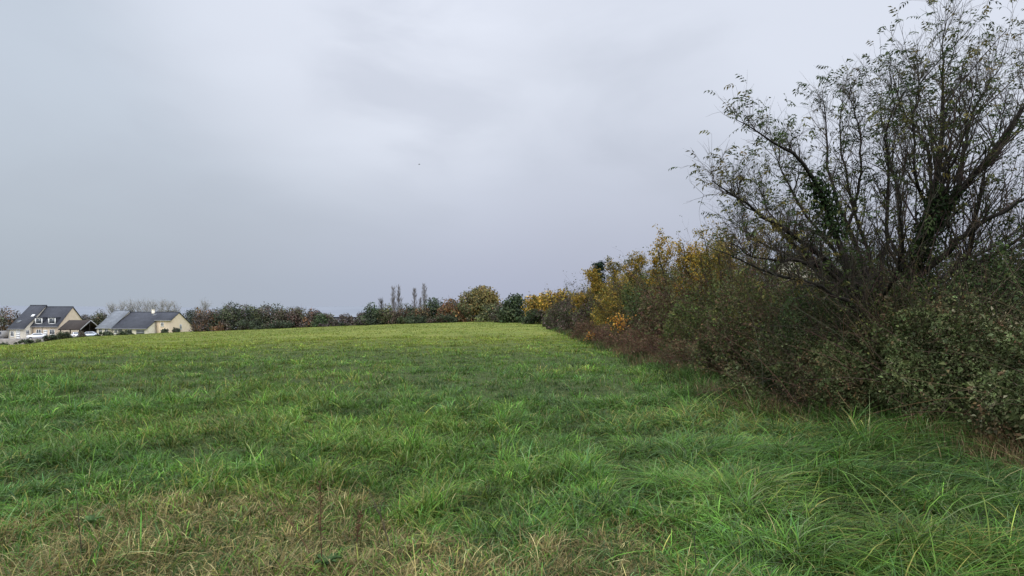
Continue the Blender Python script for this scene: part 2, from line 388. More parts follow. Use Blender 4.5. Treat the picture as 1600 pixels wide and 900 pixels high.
def lump_tree(name, label, cat, px, py_top, wpx, Yd, pal, seed, group=None, base_py=None, n=1500, leaf=.26, lumps=16, low=.12, bark=BARK, twigs=40, gap=.0, x=None, h=None, w=None, squash=1.0):
    """tree seen from afar: trunk and limbs into foliage lumps of leaf clusters"""
    rng = np.random.default_rng(seed)
    if x is None: x = (px - 800) / F * Yd
    z0 = float(gz(x, Yd))
    if h is None: h = EYE + (HZ - py_top) / F * Yd - z0
    if w is None: w = wpx / F * Yd * 1.2
    h = max(h, 1.2)
    root = thing(name, label, cat, (x, Yd, z0 - .1), group)
    n = int(n * 2.1); leaf = leaf * 1.45; skirt = 12 if low <= .06 else 4
    u = nrm(rng.normal(0, 1, (lumps, 3))) * (rng.random((lumps, 1)) ** .45)
    hh = h * (1 - low)
    cen = u * np.array([w * .36, w * .36, hh * .36]); cen[:, 2] += h * low + hh * .5
    sk = np.stack([rng.uniform(-.42, .42, skirt) * w, rng.uniform(-.3, .3, skirt) * w, rng.uniform(.05, .38, skirt) * h], 1)
    cen = np.concatenate([cen, sk]); lumps += skirt
    lr = rng.uniform(.16, .30, lumps) * min(w, hh * 1.15)
    pi = rng.integers(lumps, size=n)
    d = nrm(rng.normal(0, 1, (n, 3)) + UP * .12); rr = lr[pi] * (.55 + .45 * rng.random(n) ** .6) * (1 + .15 * rng.normal(0, 1, n))
    pos = cen[pi] + d * rr[:, None]
    # tuck the skirt in so the crown stands on its base
    pos[:, 2] = np.clip(pos[:, 2], .15, None)
    top = h - pos[:, 2]; pos[:, 2] = np.where(top < 0, h + top * .3 - .0, pos[:, 2])
    nor = nrm(d + UP * .5 + rng.normal(0, .5, (n, 3)))
    ln = leaf * rng.uniform(.5, 1.3, n)
    hz = np.clip((Yd - 70) / 500, 0, .25)  # distance haze painted into the leaf colour, growing with depth
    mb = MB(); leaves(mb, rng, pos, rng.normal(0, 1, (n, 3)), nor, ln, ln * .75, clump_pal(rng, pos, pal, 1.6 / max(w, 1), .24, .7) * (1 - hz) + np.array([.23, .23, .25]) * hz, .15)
    tr = MB()
    nl = lumps
    tp = np.array([[0, 0, 0], [rng.normal(0, .02) * w, 0, h * .35], [rng.normal(0, .04) * w, 0, h * .75]])
    T = resample(tp, 7)[None]; tubes(tr, T, np.linspace(.028, .012, 7)[None] * h, 6, np.array(bark))
    limb = np.stack([resample([T[0, 2], (T[0, 3] + cen[k2]) / 2 - [0, 0, .05 * h], cen[k2]], 5) for k2 in range(nl)])
    tubes(tr, limb, np.tile(np.linspace(.011, .004, 5) * h, (nl, 1)), 4, np.tile(bark, (nl, 1)))
    if twigs:
        ci = rng.integers(lumps, size=twigs)
        dd = nrm(rng.normal(0, 1, (twigs, 3)) + UP * .7)
        P, Rr = shoots(rng, limb[ci, 3] * .0 + cen[ci], dd, lr[ci] * rng.uniform(1.0, 1.55, twigs), 5, .12, .06, np.full(twigs, .0045 * h), .3)
        tubes(tr, P, Rr, 3, np.tile(bark, (twigs, 1)))
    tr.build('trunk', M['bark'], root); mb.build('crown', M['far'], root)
    return root
def bare_tree(name, label, cat, px, py_top, wpx, Yd, seed, group=None, col=(.12, .11, .105), leafpal=None, columnar=False, n_leaf=300, rmin=.02):
    rng = np.random.default_rng(seed)
    x = (px - 800) / F * Yd; z0 = float(gz(x, Yd)); h = EYE + (HZ - py_top) / F * Yd - z0; w = wpx / F * Yd
    root = thing(name, label, cat, (x, Yd, z0 - .1), group)
    T = resample([[0, 0, 0], [rng.normal(0, .1), 0, h * .5], [rng.normal(0, .2), 0, h]], 12)[None]
    Rr = np.linspace(.009, .002, 12)[None] * h
    tr = MB(); tubes(tr, T, Rr, 5, np.array(col)); tr.build('trunk', M['bark'], root)
    if columnar:
        B1, r1 = branch_from(rng, T, Rr, 130, .05, .95, .75, (.2 * h, .34 * h), .25, 7, .06, .11, .4, rmin, .6)
        B2, r2 = branch_from(rng, B1, r1, 6, .2, 1, .4, (.05 * h, .1 * h), .8, 4, .08, .2, .5, rmin, .3)
    else:
        B1, r1 = branch_from(rng, T, Rr, 60, .12, .97, .8, (.3 * w, .55 * w), .45, 7, .1, .08, .45, rmin * 1.3, .5)
        B2, r2 = branch_from(rng, B1, r1, 6, .2, 1, .6, (.15 * w, .3 * w), .3, 5, .12, .05, .5, rmin, .3)
    br = MB(); tubes(br, B1, r1, 3, np.tile(col, (len(B1), 1))); tubes(br, B2, r2, 3, np.tile(col, (len(B2), 1)))
    br.build('branches', M['bark'], root)
    if leafpal:
        pts = B2[:, 1:].reshape(-1, 3); q = pts[rng.integers(len(pts), size=n_leaf)]
        ln = .3 * rng.uniform(.5, 1.2, n_leaf)
        mb = MB(); leaves(mb, rng, q, rng.normal(0, 1, (n_leaf, 3)), rng.normal(0, 1, (n_leaf, 3)), ln, ln * .7, palette(rng, n_leaf, leafpal)); mb.build('crown', M['far'], root)
    return root

# ------------------------------------------------------------------ the hedge, near to far
GB = 'bramble bushes along the hedge foot'
def BB(label, x, y, rx, ry, h, pal, n, leaf, seed, **k): return bush('bramble_bush', label, 'bramble', x, y, rx, ry, h, pal, n, leaf, seed, GB, **k)
BB('nearest sprawling green bramble at the right edge, its skirt over the long grass', 7.45, 7.9, 1.95, 1.75, 1.75, P_BRAMBLE, 38000, .042, 11, gloss=True, canes=70, cane_col=(.085, .062, .04), cane_len=1.08)
BB('broad pale-leaved bramble mound in front of the ivy-clad trunk', 6.75, 10.0, 1.65, 1.4, 1.75, P_BRAMBLE, 30000, .042, 12, gloss=True, canes=60, cane_col=(.08, .06, .04), cane_len=1.08)
BB('low olive bramble with rusty dead fronds at its foot, below the forked dark trunk', 5.6, 10.7, 1.25, 1.0, 1.3, P_BRAMBLE[:3] + [(.12, .08, .04, 1.2), (.09, .085, .04, 1.5)], 18000, .04, 13, canes=80, cane_col=(.11, .078, .048), cane_len=1.12)
BB('small rounded bramble sticking out furthest into the grass, beside a dark hollow', 4.75, 11.6, 1.05, .9, 1.2, P_BRAMBLE[:4], 15000, .04, 14, gloss=True, canes=50, cane_col=(.085, .06, .04), cane_len=1.08)
BB('dark green bramble bank behind the rusty fronds, under the leaning tree', 6.2, 12.7, 1.7, 1.2, 2.1, P_DARK + [(.05, .07, .03, 2)], 18000, .05, 15, gloss=True, canes=70)
BB('dense dark bramble thicket at the foot of the ivy-clad trunk', 8.2, 11.6, 1.7, 1.3, 2.7, P_DARK + [(.05, .072, .03, 2)], 19000, .052, 16, gloss=True, canes=70)
BB('tall dark bramble and ivy thicket at the right edge, above the nearest bramble', 10.1, 11.6, 2.2, 1.6, 3.2, P_DARK + [(.055, .07, .035, 1)], 20000, .055, 17, gloss=True, canes=70)
BB('brown leafless fern tuft at the foot of the low olive bramble', 4.75, 10.45, .55, .4, .62, P_BROWN + [(.13, .08, .04, 2)], 2200, .035, 18, canes=60)
GH = 'shrubs forming the hedge along the field'
def SB(label, x, y, rx, ry, h, pal, n, leaf, seed, **k):
    k['canes'] = int(k['canes'] * .65); leaf *= 1.25; return bush('hedge_shrub', label, 'shrub', x, y, rx, ry, h, pal, n, leaf, seed, GH, **k)
SB('tall twiggy brown hawthorn shrub with arching shoots, just left of the leaning tree', 6.3, 16.2, 1.9, 1.8, 2.75, P_BROWN + P_OLIVE[:3], 17000, .045, 21, canes=190, cane_col=(.075, .05, .035), cane_len=1.1)
SB('dark twiggy shrub wrapped around the foot of the forked trunk', 6.35, 11.1, 1.35, .9, 2.05, P_DARK + P_OLIVE[:2] + P_BROWN[:1], 9000, .04, 33, canes=220, cane_col=(.07, .055, .04), cane_len=1.15)
SB('dusky olive shrub behind the tall hawthorn, under the lowest tree limbs', 8.6, 16.5, 2.4, 1.6, 2.6, P_OLIVE[:1] + P_DARK, 13000, .055, 22, canes=90)
SB('grey-green shrub bulging to the field beside the dark hollow', 5.3, 16.2, .95, 1.2, 1.35, P_BRAMBLE[:3] + P_BROWN[:1], 9000, .042, 23, canes=60)
SB('olive shrub with a bright green top, below the tallest yellowing sapling', 5.9, 20.0, 1.35, 1.7, 2.5, P_OLIVE[:3] + [(.075, .11, .03, 3)], 13000, .05, 24, canes=90)
SB('reddish brown shrub between the bright green top and the orange leaves', 5.7, 24.5, 1.5, 2.0, 2.75, P_BROWN + P_REDB[:2] + P_OLIVE[:1], 12000, .055, 25, canes=110, cane_col=(.08, .045, .035))
SB('dark mossy green shrub above the larger spray of orange leaves', 6.4, 30.5, 1.8, 2.4, 3.3, P_OLIVE[:1] + P_DARK + P_OLIVE[2:3], 12000, .065, 26, canes=80)
SB('olive-yellow shrub behind the smaller spray of orange leaves', 6.3, 38.0, 1.9, 2.8, 3.6, P_YOLIVE, 11000, .075, 27, canes=80)
SB('purple-brown shrub at the bend of the hedge', 6.2, 47.0, 1.9, 3.0, 3.5, P_PURPLE + P_OLIVE[:1], 10000, .085, 28, canes=80)
SB('grey-brown twiggy shrub past the bend of the hedge', 5.9, 56.0, 2.1, 3.6, 3.2, P_PURPLE + P_OLIVE[2:3], 9000, .10, 29, canes=70)
SB('dull mauve-brown shrub in the receding part of the hedge', 5.8, 66.0, 2.2, 4.0, 2.9, P_PURPLE + P_DARK[:1], 8000, .12, 30, canes=60)
SB('olive-brown shrub next before the yellow maples in the receding hedge', 5.6, 78.0, 2.4, 4.5, 2.6, P_PURPLE[:2] + P_OLIVE[:1], 7000, .13, 31, canes=50)
GK = 'dense shrubs in the depth of the hedge'
def KB(label, x, y, rx, ry, h, pal, n, leaf, seed): return bush('hedge_shrub', label, 'shrub', x, y, rx, ry, h, pal, n, leaf, seed, GK, canes=70)
KB('deep dark shrub filling the hedge behind the forked trunk', 9.0, 14.6, 2.4, 1.7, 3.1, P_DARK, 12000, .065, 81)
KB('dark evergreen shrub behind the ivy-clad trunk', 11.5, 15.2, 2.4, 1.8, 3.7, P_DARK + P_OLIVE[2:3], 12000, .07, 82)
KB('dark shrub at the right edge behind the tall ivy thicket', 14.0, 15.5, 2.4, 1.8, 4.0, P_DARK, 11000, .07, 83)
KB('brown-olive shrub behind the tall twiggy hawthorn', 9.2, 20.0, 2.8, 2.2, 3.3, P_BROWN + P_OLIVE, 12000, .07, 84)
KB('dark shrub behind the sapling with upright shoots', 8.6, 26.0, 2.6, 2.8, 3.5, P_OLIVE[2:3] + P_DARK, 11000, .075, 85)
KB('olive shrub in the depth of the hedge behind the yellow-brown maple', 8.6, 32.0, 2.6, 3.0, 3.7, P_OLIVE + P_DARK, 11000, .08, 86)
KB('dark olive shrub in the depth of the hedge, before the dark conifer', 8.4, 43.0, 2.8, 5.0, 3.9, P_OLIVE + P_DARK, 12000, .10, 87)
GR = 'low red-brown brambles at the foot of the hedge'
def RB(label, x, y, rx, ry, h, n, leaf, seed, pal=P_REDB): return bush('bramble_patch', label, 'bramble', x, y, rx, ry, h, pal, n, leaf, seed, GR, canes=110, cane_col=(.10, .045, .035))
RB('low brown-leaved bramble patch below the olive shrub with bright green top', 4.85, 19.0, .75, 1.6, .85, 5500, .04, 41, P_BROWN)
RB('low wine-red bramble patch below the reddish brown shrub', 4.75, 23.5, .8, 2.0, .95, 6000, .045, 42)
RB('low red-brown bramble patch below the larger spray of orange leaves', 4.7, 28.5, .85, 2.4, 1.0, 6000, .05, 43)
RB('low rusty bramble patch under the smaller spray of orange leaves', 4.6, 34.5, .85, 2.8, 1.0, 5500, .06, 44)
RB('low dark red bramble patch at the bend of the hedge', 4.6, 41.5, .9, 3.2, 1.1, 5000, .07, 45)

# sprays of orange leaves standing out of the hedge
for lab, px, py, Yd, r, sd in (('bright orange leaf spray of a maple shoot, the larger and higher of the two', 972, 501, 29, .34, 51),
                               ('bright orange leaf spray low by the grass, the smaller of the two', 930, 526, 35, .30, 52)):
    p = W(px, py, Yd); rng = np.random.default_rng(sd)
    root = thing('maple_shoot', lab, 'shrub', (p[0], Yd, float(gz(p[0], Yd))), 'orange maple shoots'); hz = p[2] - float(gz(p[0], Yd))
    P, Rr = shoots(rng, np.zeros((5, 3)), np.c_[rng.normal(0, .15, (5, 2)), np.ones(5)], np.full(5, hz * 1.05), 7, .05, 0, np.full(5, .012))
    st = MB(); tubes(st, P, Rr, 4, np.array(BARK)); st.build('stems', M['bark'], root)
    q = np.concatenate([P[rng.integers(5, size=95), -1] + rng.normal(0, r * .5, (95, 3)) * [1.3, 1, .8], P[rng.integers(5, size=60), -2] + rng.normal(0, r * .5, (60, 3))])
    q = q - np.array([.12, .35, 0]); mb = MB(); n = len(q)
    ln = .11 * rng.uniform(.6, 1.2, n); leaves(mb, rng, q, rng.normal(0, 1, (n, 3)) - UP * .6, rng.normal(0, .6, (n, 3)) + UP, ln, ln * .8, palette(rng, n, [(.46, .21, .03, 3), (.48, .28, .05, 2), (.3, .13, .025, 2), (.14, .10, .03, 1)]))
    mb.build('foliage', M['leaf'], root)

# saplings rising out of the hedge
GT = 'saplings and small trees rising from the hedge'
def ST(label, x, y, h, w, pal, seed, **k): return shrub_tree('hedge_tree', label, 'tree', x, y, h, w, pal, seed, GT, **k)
ST('thin olive sapling with upright shoots, next to the large leaning tree', 6.7, 21.0, 4.25, 1.9, P_YOLIVE + P_OLIVE[:1], 61, n_leaf=10000, leaf=.065, spread=.28)
ST('yellow-brown field maple with bare top twigs, second sapling from the leaning tree', 6.9, 26.0, 4.5, 2.9, P_YELLOW + P_YOLIVE[:1], 62, n_leaf=21000, leaf=.08)
ST('dark twiggy small tree half hidden behind the yellow-brown maple', 8.4, 24.5, 3.9, 2.6, P_OLIVE, 63, n_leaf=10000, leaf=.075)
ST('bushy olive small tree in the middle of the saplings, with green base', 7.1, 34.0, 3.9, 3.2, P_YOLIVE + P_OLIVE[:2], 64, n_leaf=16000, leaf=.09)
ST('yellowing maple with a pointed bare-twigged top, beside the dark conifer', 7.0, 41.0, 5.0, 3.4, P_YELLOW[:3] + P_YOLIVE[:3], 65, n_leaf=22000, leaf=.10)
ST('low golden maple at the end of the saplings, in front of the conifer', 6.0, 47.5, 3.6, 2.8, P_YELLOW + P_YOLIVE[:1], 66, n_leaf=13000, leaf=.11)
ST('grey-olive twiggy tree showing between two yellow maples', 8.6, 37.5, 4.3, 3.0, P_PURPLE + P_OLIVE, 67, n_leaf=9000, leaf=.09)

# dark conifer behind the hedge
def conifer(label, px, py_top, wpx, Yd, seed):
    rng = np.random.default_rng(seed); x = (px - 800) / F * Yd; z0 = float(gz(x, Yd)); h = EYE + (HZ - py_top) / F * Yd - z0; w_ = wpx / F * Yd
    root = thing('conifer_tree', label, 'tree', (x, Yd, z0))
    T = resample([[0, 0, 0], [0, 0, h]], 14)[None]; Rr = np.linspace(.2, .03, 14)[None]
    tr = MB(); tubes(tr, T, Rr, 6, np.array(BARK_D))
    B, r = branch_from(rng, T, Rr, 150, .15, .98, 1.45, (.3 * w_, .62 * w_), .05, 6, .05, -.03, .3, .01, .8)
    tubes(tr, B, r, 3, np.tile(BARK_D, (len(B), 1))); tr.build('trunk', M['bark'], root)
    q = B[:, 1:].reshape(-1, 3); q = q[rng.integers(len(q), size=4200)] + rng.normal(0, .13, (4200, 3))
    ln = .3 * rng.uniform(.5, 1.2, 4200); mb = MB()
    leaves(mb, rng, q, np.c_[q[:, :2], -np.ones(4200) * .5] + rng.normal(0, .5, (4200, 3)), rng.normal(0, .5, (4200, 3)) + UP, ln, ln * .45, palette(rng, 4200, [(.012, .026, .016, 3), (.02, .036, .022, 2)]))
    mb.build('crown', M['far'], root)
conifer('dark blue-green conifer peeping over the saplings of the hedge', 936, 408, 62, 85, 71)

# ------------------------------------------------------------------ trees closing the field
GF = 'trees closing the far side of the field'
FAR = [  # label, px, top py, width px, depth, palette, seed, extras
 ('golden yellow maple, the one nearer the saplings of the two bright yellow trees', 873, 452, 46, 92, P_YELLOW, 101, dict(n=2400, leaf=.22)),
 ('golden yellow maple with rounded crown, the one nearer the great oak', 843, 456, 48, 99, P_YELLOW + P_YOLIVE[:1], 102, dict(n=2300, leaf=.22)),
 ('dark shrub under the nearer golden maple', 880, 476, 50, 86, P_PURPLE + P_DARK[:1], 103, dict(n=1500, leaf=.2, low=.02)),
 ('dim brown shrub under the farther golden maple', 838, 481, 56, 95, P_DARK + P_PURPLE[:2], 104, dict(n=1500, leaf=.2, low=.02)),
 ('dark evergreen tree between the great oak and the golden maples', 808, 459, 42, 108, P_DARK, 105, dict(n=2200, leaf=.24, low=.03)),
 ('grey-brown low thorn shrub just right of the great oak', 786, 474, 36, 112, P_PURPLE + P_OLIVE[:1], 106, dict(n=1100, leaf=.2, low=.02)),
 ('great round olive-brown oak, tallest crown of the far tree line', 752, 447, 76, 128, [(.17, .13, .028, 4), (.12, .11, .028, 3), (.075, .08, .025, 2), (.2, .14, .03, 2)], 107, dict(n=6000, leaf=.28, lumps=30, low=.1)),
 ('pale olive shrub standing before the skirt of the great oak', 770, 473, 36, 119, P_OLIVE, 108, dict(n=1400, leaf=.22, low=.02)),
 ('rusty small tree against the shaded flank of the great oak', 722, 470, 30, 124, P_RUST + P_OLIVE[:2], 109, dict(n=1400, leaf=.22, low=.03)),
 ('orange-rust tree, the brightest orange one of the far tree line', 703, 467, 34, 126, P_RUST, 110, dict(n=1700, leaf=.22, low=.03)),
 ('dark green tree with wispy top, beside the brightest orange tree', 681, 466, 38, 128, P_DARK + P_GREEN[:2], 111, dict(n=1800, leaf=.23, low=.03)),
 ('tawny brown bush below the tallest poplar', 662, 475, 26, 127, P_RUST + P_BROWN[:2], 112, dict(n=1100, leaf=.2, low=.02)),
 ('dark reddish tree below the middle poplar', 643, 473, 34, 129, P_DARK + [(.09, .05, .025, 3)], 113, dict(n=1600, leaf=.22, low=.03)),
 ('dull brown bush below the twin poplars', 622, 480, 28, 130, P_BROWN, 114, dict(n=1100, leaf=.2, low=.02)),
 ('olive-brown bush second from the gap in the tree line', 606, 477, 28, 131, P_OLIVE + P_BROWN[:1], 115, dict(n=1200, leaf=.22, low=.02)),
 ('dark green rounded tree at the edge of the gap in the tree line', 586, 475, 34, 132, P_DARK + P_GREEN[:1], 116, dict(n=1700, leaf=.23, low=.03)),
 ('small grey-brown bush in the gap of the tree line', 567, 486, 22, 134, P_PURPLE, 117, dict(n=700, leaf=.2, low=.02)),
 ('wispy brown bush alone in the gap of the tree line', 541, 491, 30, 137, P_PURPLE + P_BROWN[:1], 118, dict(n=800, leaf=.2, low=.02, twigs=90)),
 ('leaf-green bush with yellowish crown, at the end of the long dark belt', 508, 488, 34, 139, P_GREEN + [(.12, .11, .03, 2)], 119, dict(n=1500, leaf=.22, low=.02)),
 ('purplish brown tree, first of the belt next to the leaf-green bush', 488, 484, 30, 141, P_PURPLE + P_RUST[:1], 120, dict(n=1400, leaf=.22, low=.02)),
 ('red-brown tree, second of the belt from the leaf-green bush', 468, 482, 32, 143, P_REDB + P_OLIVE[:1], 121, dict(n=1500, leaf=.22, low=.02)),
 ('brown olive tree, third of the belt from the leaf-green bush', 448, 480, 34, 144, P_BROWN + P_OLIVE[:2], 122, dict(n=1600, leaf=.22, low=.02)),
 ('mossy olive tree, fourth of the belt from the leaf-green bush', 427, 477, 36, 146, P_OLIVE[:1] + P_DARK, 123, dict(n=1700, leaf=.23, low=.02)),
 ('broad dull green tree right of the highest crown of the belt', 404, 474, 38, 147, P_DARK + P_OLIVE[:3], 124, dict(n=1900, leaf=.23, low=.02)),
 ('highest crown of the long dark belt, dark olive with ragged top', 375, 471, 42, 149, P_OLIVE[:1] + P_DARK + P_PURPLE[:1], 125, dict(n=2100, leaf=.24, low=.02)),
 ('dark olive tree left of the highest crown of the belt', 352, 473, 34, 151, P_OLIVE[2:3] + P_DARK, 126, dict(n=1700, leaf=.23, low=.02)),
 ('rust-topped brown tree near the bungalow end of the belt', 331, 479, 32, 152, P_PURPLE + P_RUST[:2], 127, dict(n=1400, leaf=.22, low=.02)),
 ('faded reddish tree with thin crown, second from the bungalow', 316, 478, 26, 154, P_RUST[:2] + P_PURPLE, 128, dict(n=1100, leaf=.22, low=.02)),
 ('grey-green dark tree rising behind the low corner of the bungalow gable', 301, 479, 34, 186, P_DARK + P_PURPLE[:1], 129, dict(n=1700, leaf=.23, low=.02)),
 ('low russet bush in front of the rust-topped brown tree', 349, 500, 26, 147, P_RUST + P_REDB[:1], 130, dict(n=700, leaf=.2, low=.02)),
 ('low dark green bush in front of the third and fourth belt trees', 440, 499, 60, 141, P_DARK, 131, dict(n=1500, leaf=.2, low=.0)),
 ('low dark bush in front of the highest crown of the belt', 392, 498, 52, 144, P_DARK + P_OLIVE[2:3], 132, dict(n=1400, leaf=.2, low=.0)),
 ('low shaded bush at the foot of the dark rounded tree by the gap', 575, 495, 48, 130, P_DARK + P_PURPLE[:1], 133, dict(n=1200, leaf=.2, low=.0)),
 ('low shaded bush at the foot of the dark reddish tree', 645, 491, 50, 125, P_DARK, 134, dict(n=1200, leaf=.2, low=.0)),
 ('low shaded bush at the foot of the brightest orange tree', 693, 490, 46, 122, P_DARK + P_BROWN[:1], 135, dict(n=1200, leaf=.2, low=.0)),
 ('low flat bush along the field edge between the gap and the leaf-green bush', 525, 499, 60, 136, P_PURPLE + P_DARK[:1], 136, dict(n=1000, leaf=.2, low=.0)),
]
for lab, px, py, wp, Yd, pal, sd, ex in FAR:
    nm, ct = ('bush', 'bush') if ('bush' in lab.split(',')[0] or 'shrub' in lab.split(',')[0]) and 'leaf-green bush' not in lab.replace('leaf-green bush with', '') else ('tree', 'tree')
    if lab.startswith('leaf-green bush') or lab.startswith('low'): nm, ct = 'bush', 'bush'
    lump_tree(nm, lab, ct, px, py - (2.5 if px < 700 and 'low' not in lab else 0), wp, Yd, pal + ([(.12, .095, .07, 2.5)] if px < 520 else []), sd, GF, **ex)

# poplars and hazy bare trees farther off
GP = 'bare poplars behind the tree line'
for lab, px, py, wp, Yd, sd in (('bare slim poplar, the left one of the close pair of equal poplars', 614, 449, 8, 230, 201), ('bare slim poplar, the right one of the close pair of equal poplars', 623, 448, 8, 232, 202),
                                ('bare poplar standing alone, shorter, between the close pair and the tallest poplar', 648, 452, 8, 235, 203), ('tallest bare poplar with pointed tip, furthest from the close pair', 663, 446, 9, 228, 204),
                                ('shortest bare poplar, just left of the tallest poplar', 656, 466, 6, 236, 205)):
    bare_tree('poplar_tree', lab, 'poplar', px, py, wp, Yd, sd, GP, columnar=True, col=(.17, .155, .16), rmin=.028)
bare_tree('bare_tree', 'leafless grey tree rising behind the dark rounded tree by the gap', 'tree', 596, 470, 26, 170, 206, None, col=(.10, .09, .09))
GM = 'hazy leafless trees behind the bungalow'
for k, (px, py, lab) in enumerate(((176, 481, 'misty brown bare tree behind the pale grey roof'), (192, 478, 'misty bare tree over the top end of the pale grey roof'), (204, 477, 'misty tan-tinted bare tree over the start of the dark ridge'),
                             (217, 478, 'misty bare tree just left of the chimney'), (229, 475, 'tallest misty bare tree, just right of the chimney'), (240, 477, 'misty grey bare tree over the middle of the dark roof'),
                             (252, 476, 'misty bare tree above the small upper window of the bungalow'), (262, 478, 'misty bare tree left of the gable peak'), (275, 479, 'misty bare tree right above the gable peak'), (318, 477, 'misty pale bare tree behind the faded reddish tree'))):
    bare_tree('bare_tree', lab, 'tree', px, py + 2, 44, 300 + (k * 37) % 60, 220 + k, GM, col=(.33, .325, .33), leafpal=[(.30, .29, .28, 3), (.33, .32, .31, 2), (.30, .26, .20, 1)], n_leaf=900 if k not in (1, 2) else 1400, rmin=.035)  # pale greys paint the haze into bark and leaf colours
GL = 'trees around the houses'
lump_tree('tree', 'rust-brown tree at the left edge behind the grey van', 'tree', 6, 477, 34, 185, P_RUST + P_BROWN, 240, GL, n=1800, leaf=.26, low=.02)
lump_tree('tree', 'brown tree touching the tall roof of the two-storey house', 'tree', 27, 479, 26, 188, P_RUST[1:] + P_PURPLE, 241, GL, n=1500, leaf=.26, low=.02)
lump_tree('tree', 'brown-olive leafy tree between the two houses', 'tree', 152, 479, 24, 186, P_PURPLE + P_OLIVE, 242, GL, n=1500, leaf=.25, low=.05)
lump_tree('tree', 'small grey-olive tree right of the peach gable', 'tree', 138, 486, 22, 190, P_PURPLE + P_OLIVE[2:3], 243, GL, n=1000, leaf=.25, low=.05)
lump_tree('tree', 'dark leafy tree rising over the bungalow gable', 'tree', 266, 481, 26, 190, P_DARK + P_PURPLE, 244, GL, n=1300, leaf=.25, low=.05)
# ------------------------------------------------------------------ the large leaning trees at the hedge
def hero(name, label, limbs, base, seed, nshoot, nleaf, ymin_leaf, group=None):
    rng = np.random.default_rng(seed)
    z0 = float(gz(base[0], base[1])); B0 = np.array([base[0], base[1], z0]); root = thing(name, label, 'tree', B0, group)
    tr = MB(); K = 16; Ps = []; Rs = []; wt = []
    for pts, r0, r1, k, lf_ in limbs:
        w3 = np.array([W(a, b, c) for a, b, c in pts]) - B0
        P = resample(w3, K); P[2:-1] += rng.normal(0, .018, (K - 3, 3))
        Ps.append(P); Rs.append(np.linspace(r0, r1, K) ** 1.0 * 1.1); wt.append((k, lf_))
    P = np.stack(Ps); Rr = np.stack(Rs)
    tubes(tr, P, Rr, 7, palette(rng, len(P), [(*BARK_D, 1)], .1)); tr.build('trunk', M['bark'], root, smooth=True)
    br = MB(); S = []; SR = []
    for k in range(len(P)):                       # upright shoots along the limbs
        a, b = branch_from(rng, P[k:k + 1], Rr[k:k + 1], int(nshoot * wt[k][0]), .2, 1.0, .85, (.6 * wt[k][1], 2.0 * wt[k][1]), .55, 9, .075, .05, .5, .006, .45)
        S.append(a); SR.append(b)
    S = np.concatenate(S); SR = np.concatenate(SR)
    T2, R2 = branch_from(rng, S, SR, 6, .12, 1, .75, (.2, .75), .15, 6, .13, .03, .5, .0036, .35)
    T3, R3 = branch_from(rng, T2, R2, 1, .3, 1, .6, (.1, .35), .15, 4, .12, 0, .6, .002, .2)
    for a, b, sd in ((S, SR, 4), (T2, R2, 3), (T3, R3, 3)): tubes(br, a, b, sd, palette(rng, len(a), [(.05, .043, .035, 3), (.07, .055, .04, 1)], .2))
    br.build('branches', M['bark'], root)
    # drooping pinnate leaves at the shoot and twig ends
    ends = np.concatenate([S[:, -1], S[:, -1], S[:, -2], S[:, -3], T2[:, -1], T2[:, -1]]); dirs = np.concatenate([S[:, -1] - S[:, -2]] * 4 + [T2[:, -1] - T2[:, -2]] * 2)
    py = HZ - (ends[:, 2] + B0[2] - EYE) * F / (ends[:, 1] + B0[1])
    wgt = np.interp(py, [0, 150, 300, 420, 520], [1.0, .9, .6, .45, .4]); wgt *= .25 + 1.2 * fbm(ends[:, 0] * .9, ends[:, 2] * .9 + ends[:, 1] * .5, seed, 2)
    pick = rng.choice(len(ends), size=min(nleaf, len(ends)), replace=False, p=wgt / wgt.sum())
    e = ends[pick]; d = nrm(nrm(dirs[pick]) * .7 + rng.normal(0, .45, (len(pick), 3)) + np.array([-.25, 0, .05]))
    n = len(e); Lr = rng.uniform(.13, .24, n)
    R1, q1 = shoots(rng, e, d, Lr, 5, .05, -.17, np.full(n, .0016), .5); tubes_mb = MB()
    lf = MB(); col = clump_pal(rng, e, [(.035, .055, .016, 4), (.05, .07, .02, 3), (.085, .085, .025, 2), (.12, .10, .03, 1)], .8, .15)
    tubes(lf, R1, q1, 3, col * .8)
    tan = nrm(R1[:, 2] - R1[:, 1]); side = nrm(np.cross(tan, UP + rng.normal(0, .25, (n, 3))))
    nor = nrm(np.cross(side, tan))
    for kk, sg in ((1, 1), (1, -1), (2, 1), (2, -1), (3, 1), (3, -1), (4, 0)):
        dd = side * sg * .85 + nrm(R1[:, kk] - R1[:, kk - 1]) * .55 - UP * .45 + rng.normal(0, .12, (n, 3))
        ln = rng.uniform(.055, .095, n)
        keep = rng.random(n) < .88
        leaves(lf, rng, R1[keep, kk], dd[keep], nor[keep] * 1.0, ln[keep], ln[keep] * .36, col[keep])
    lf.build('crown', M['leaf'], root)
    return P + B0, Rr
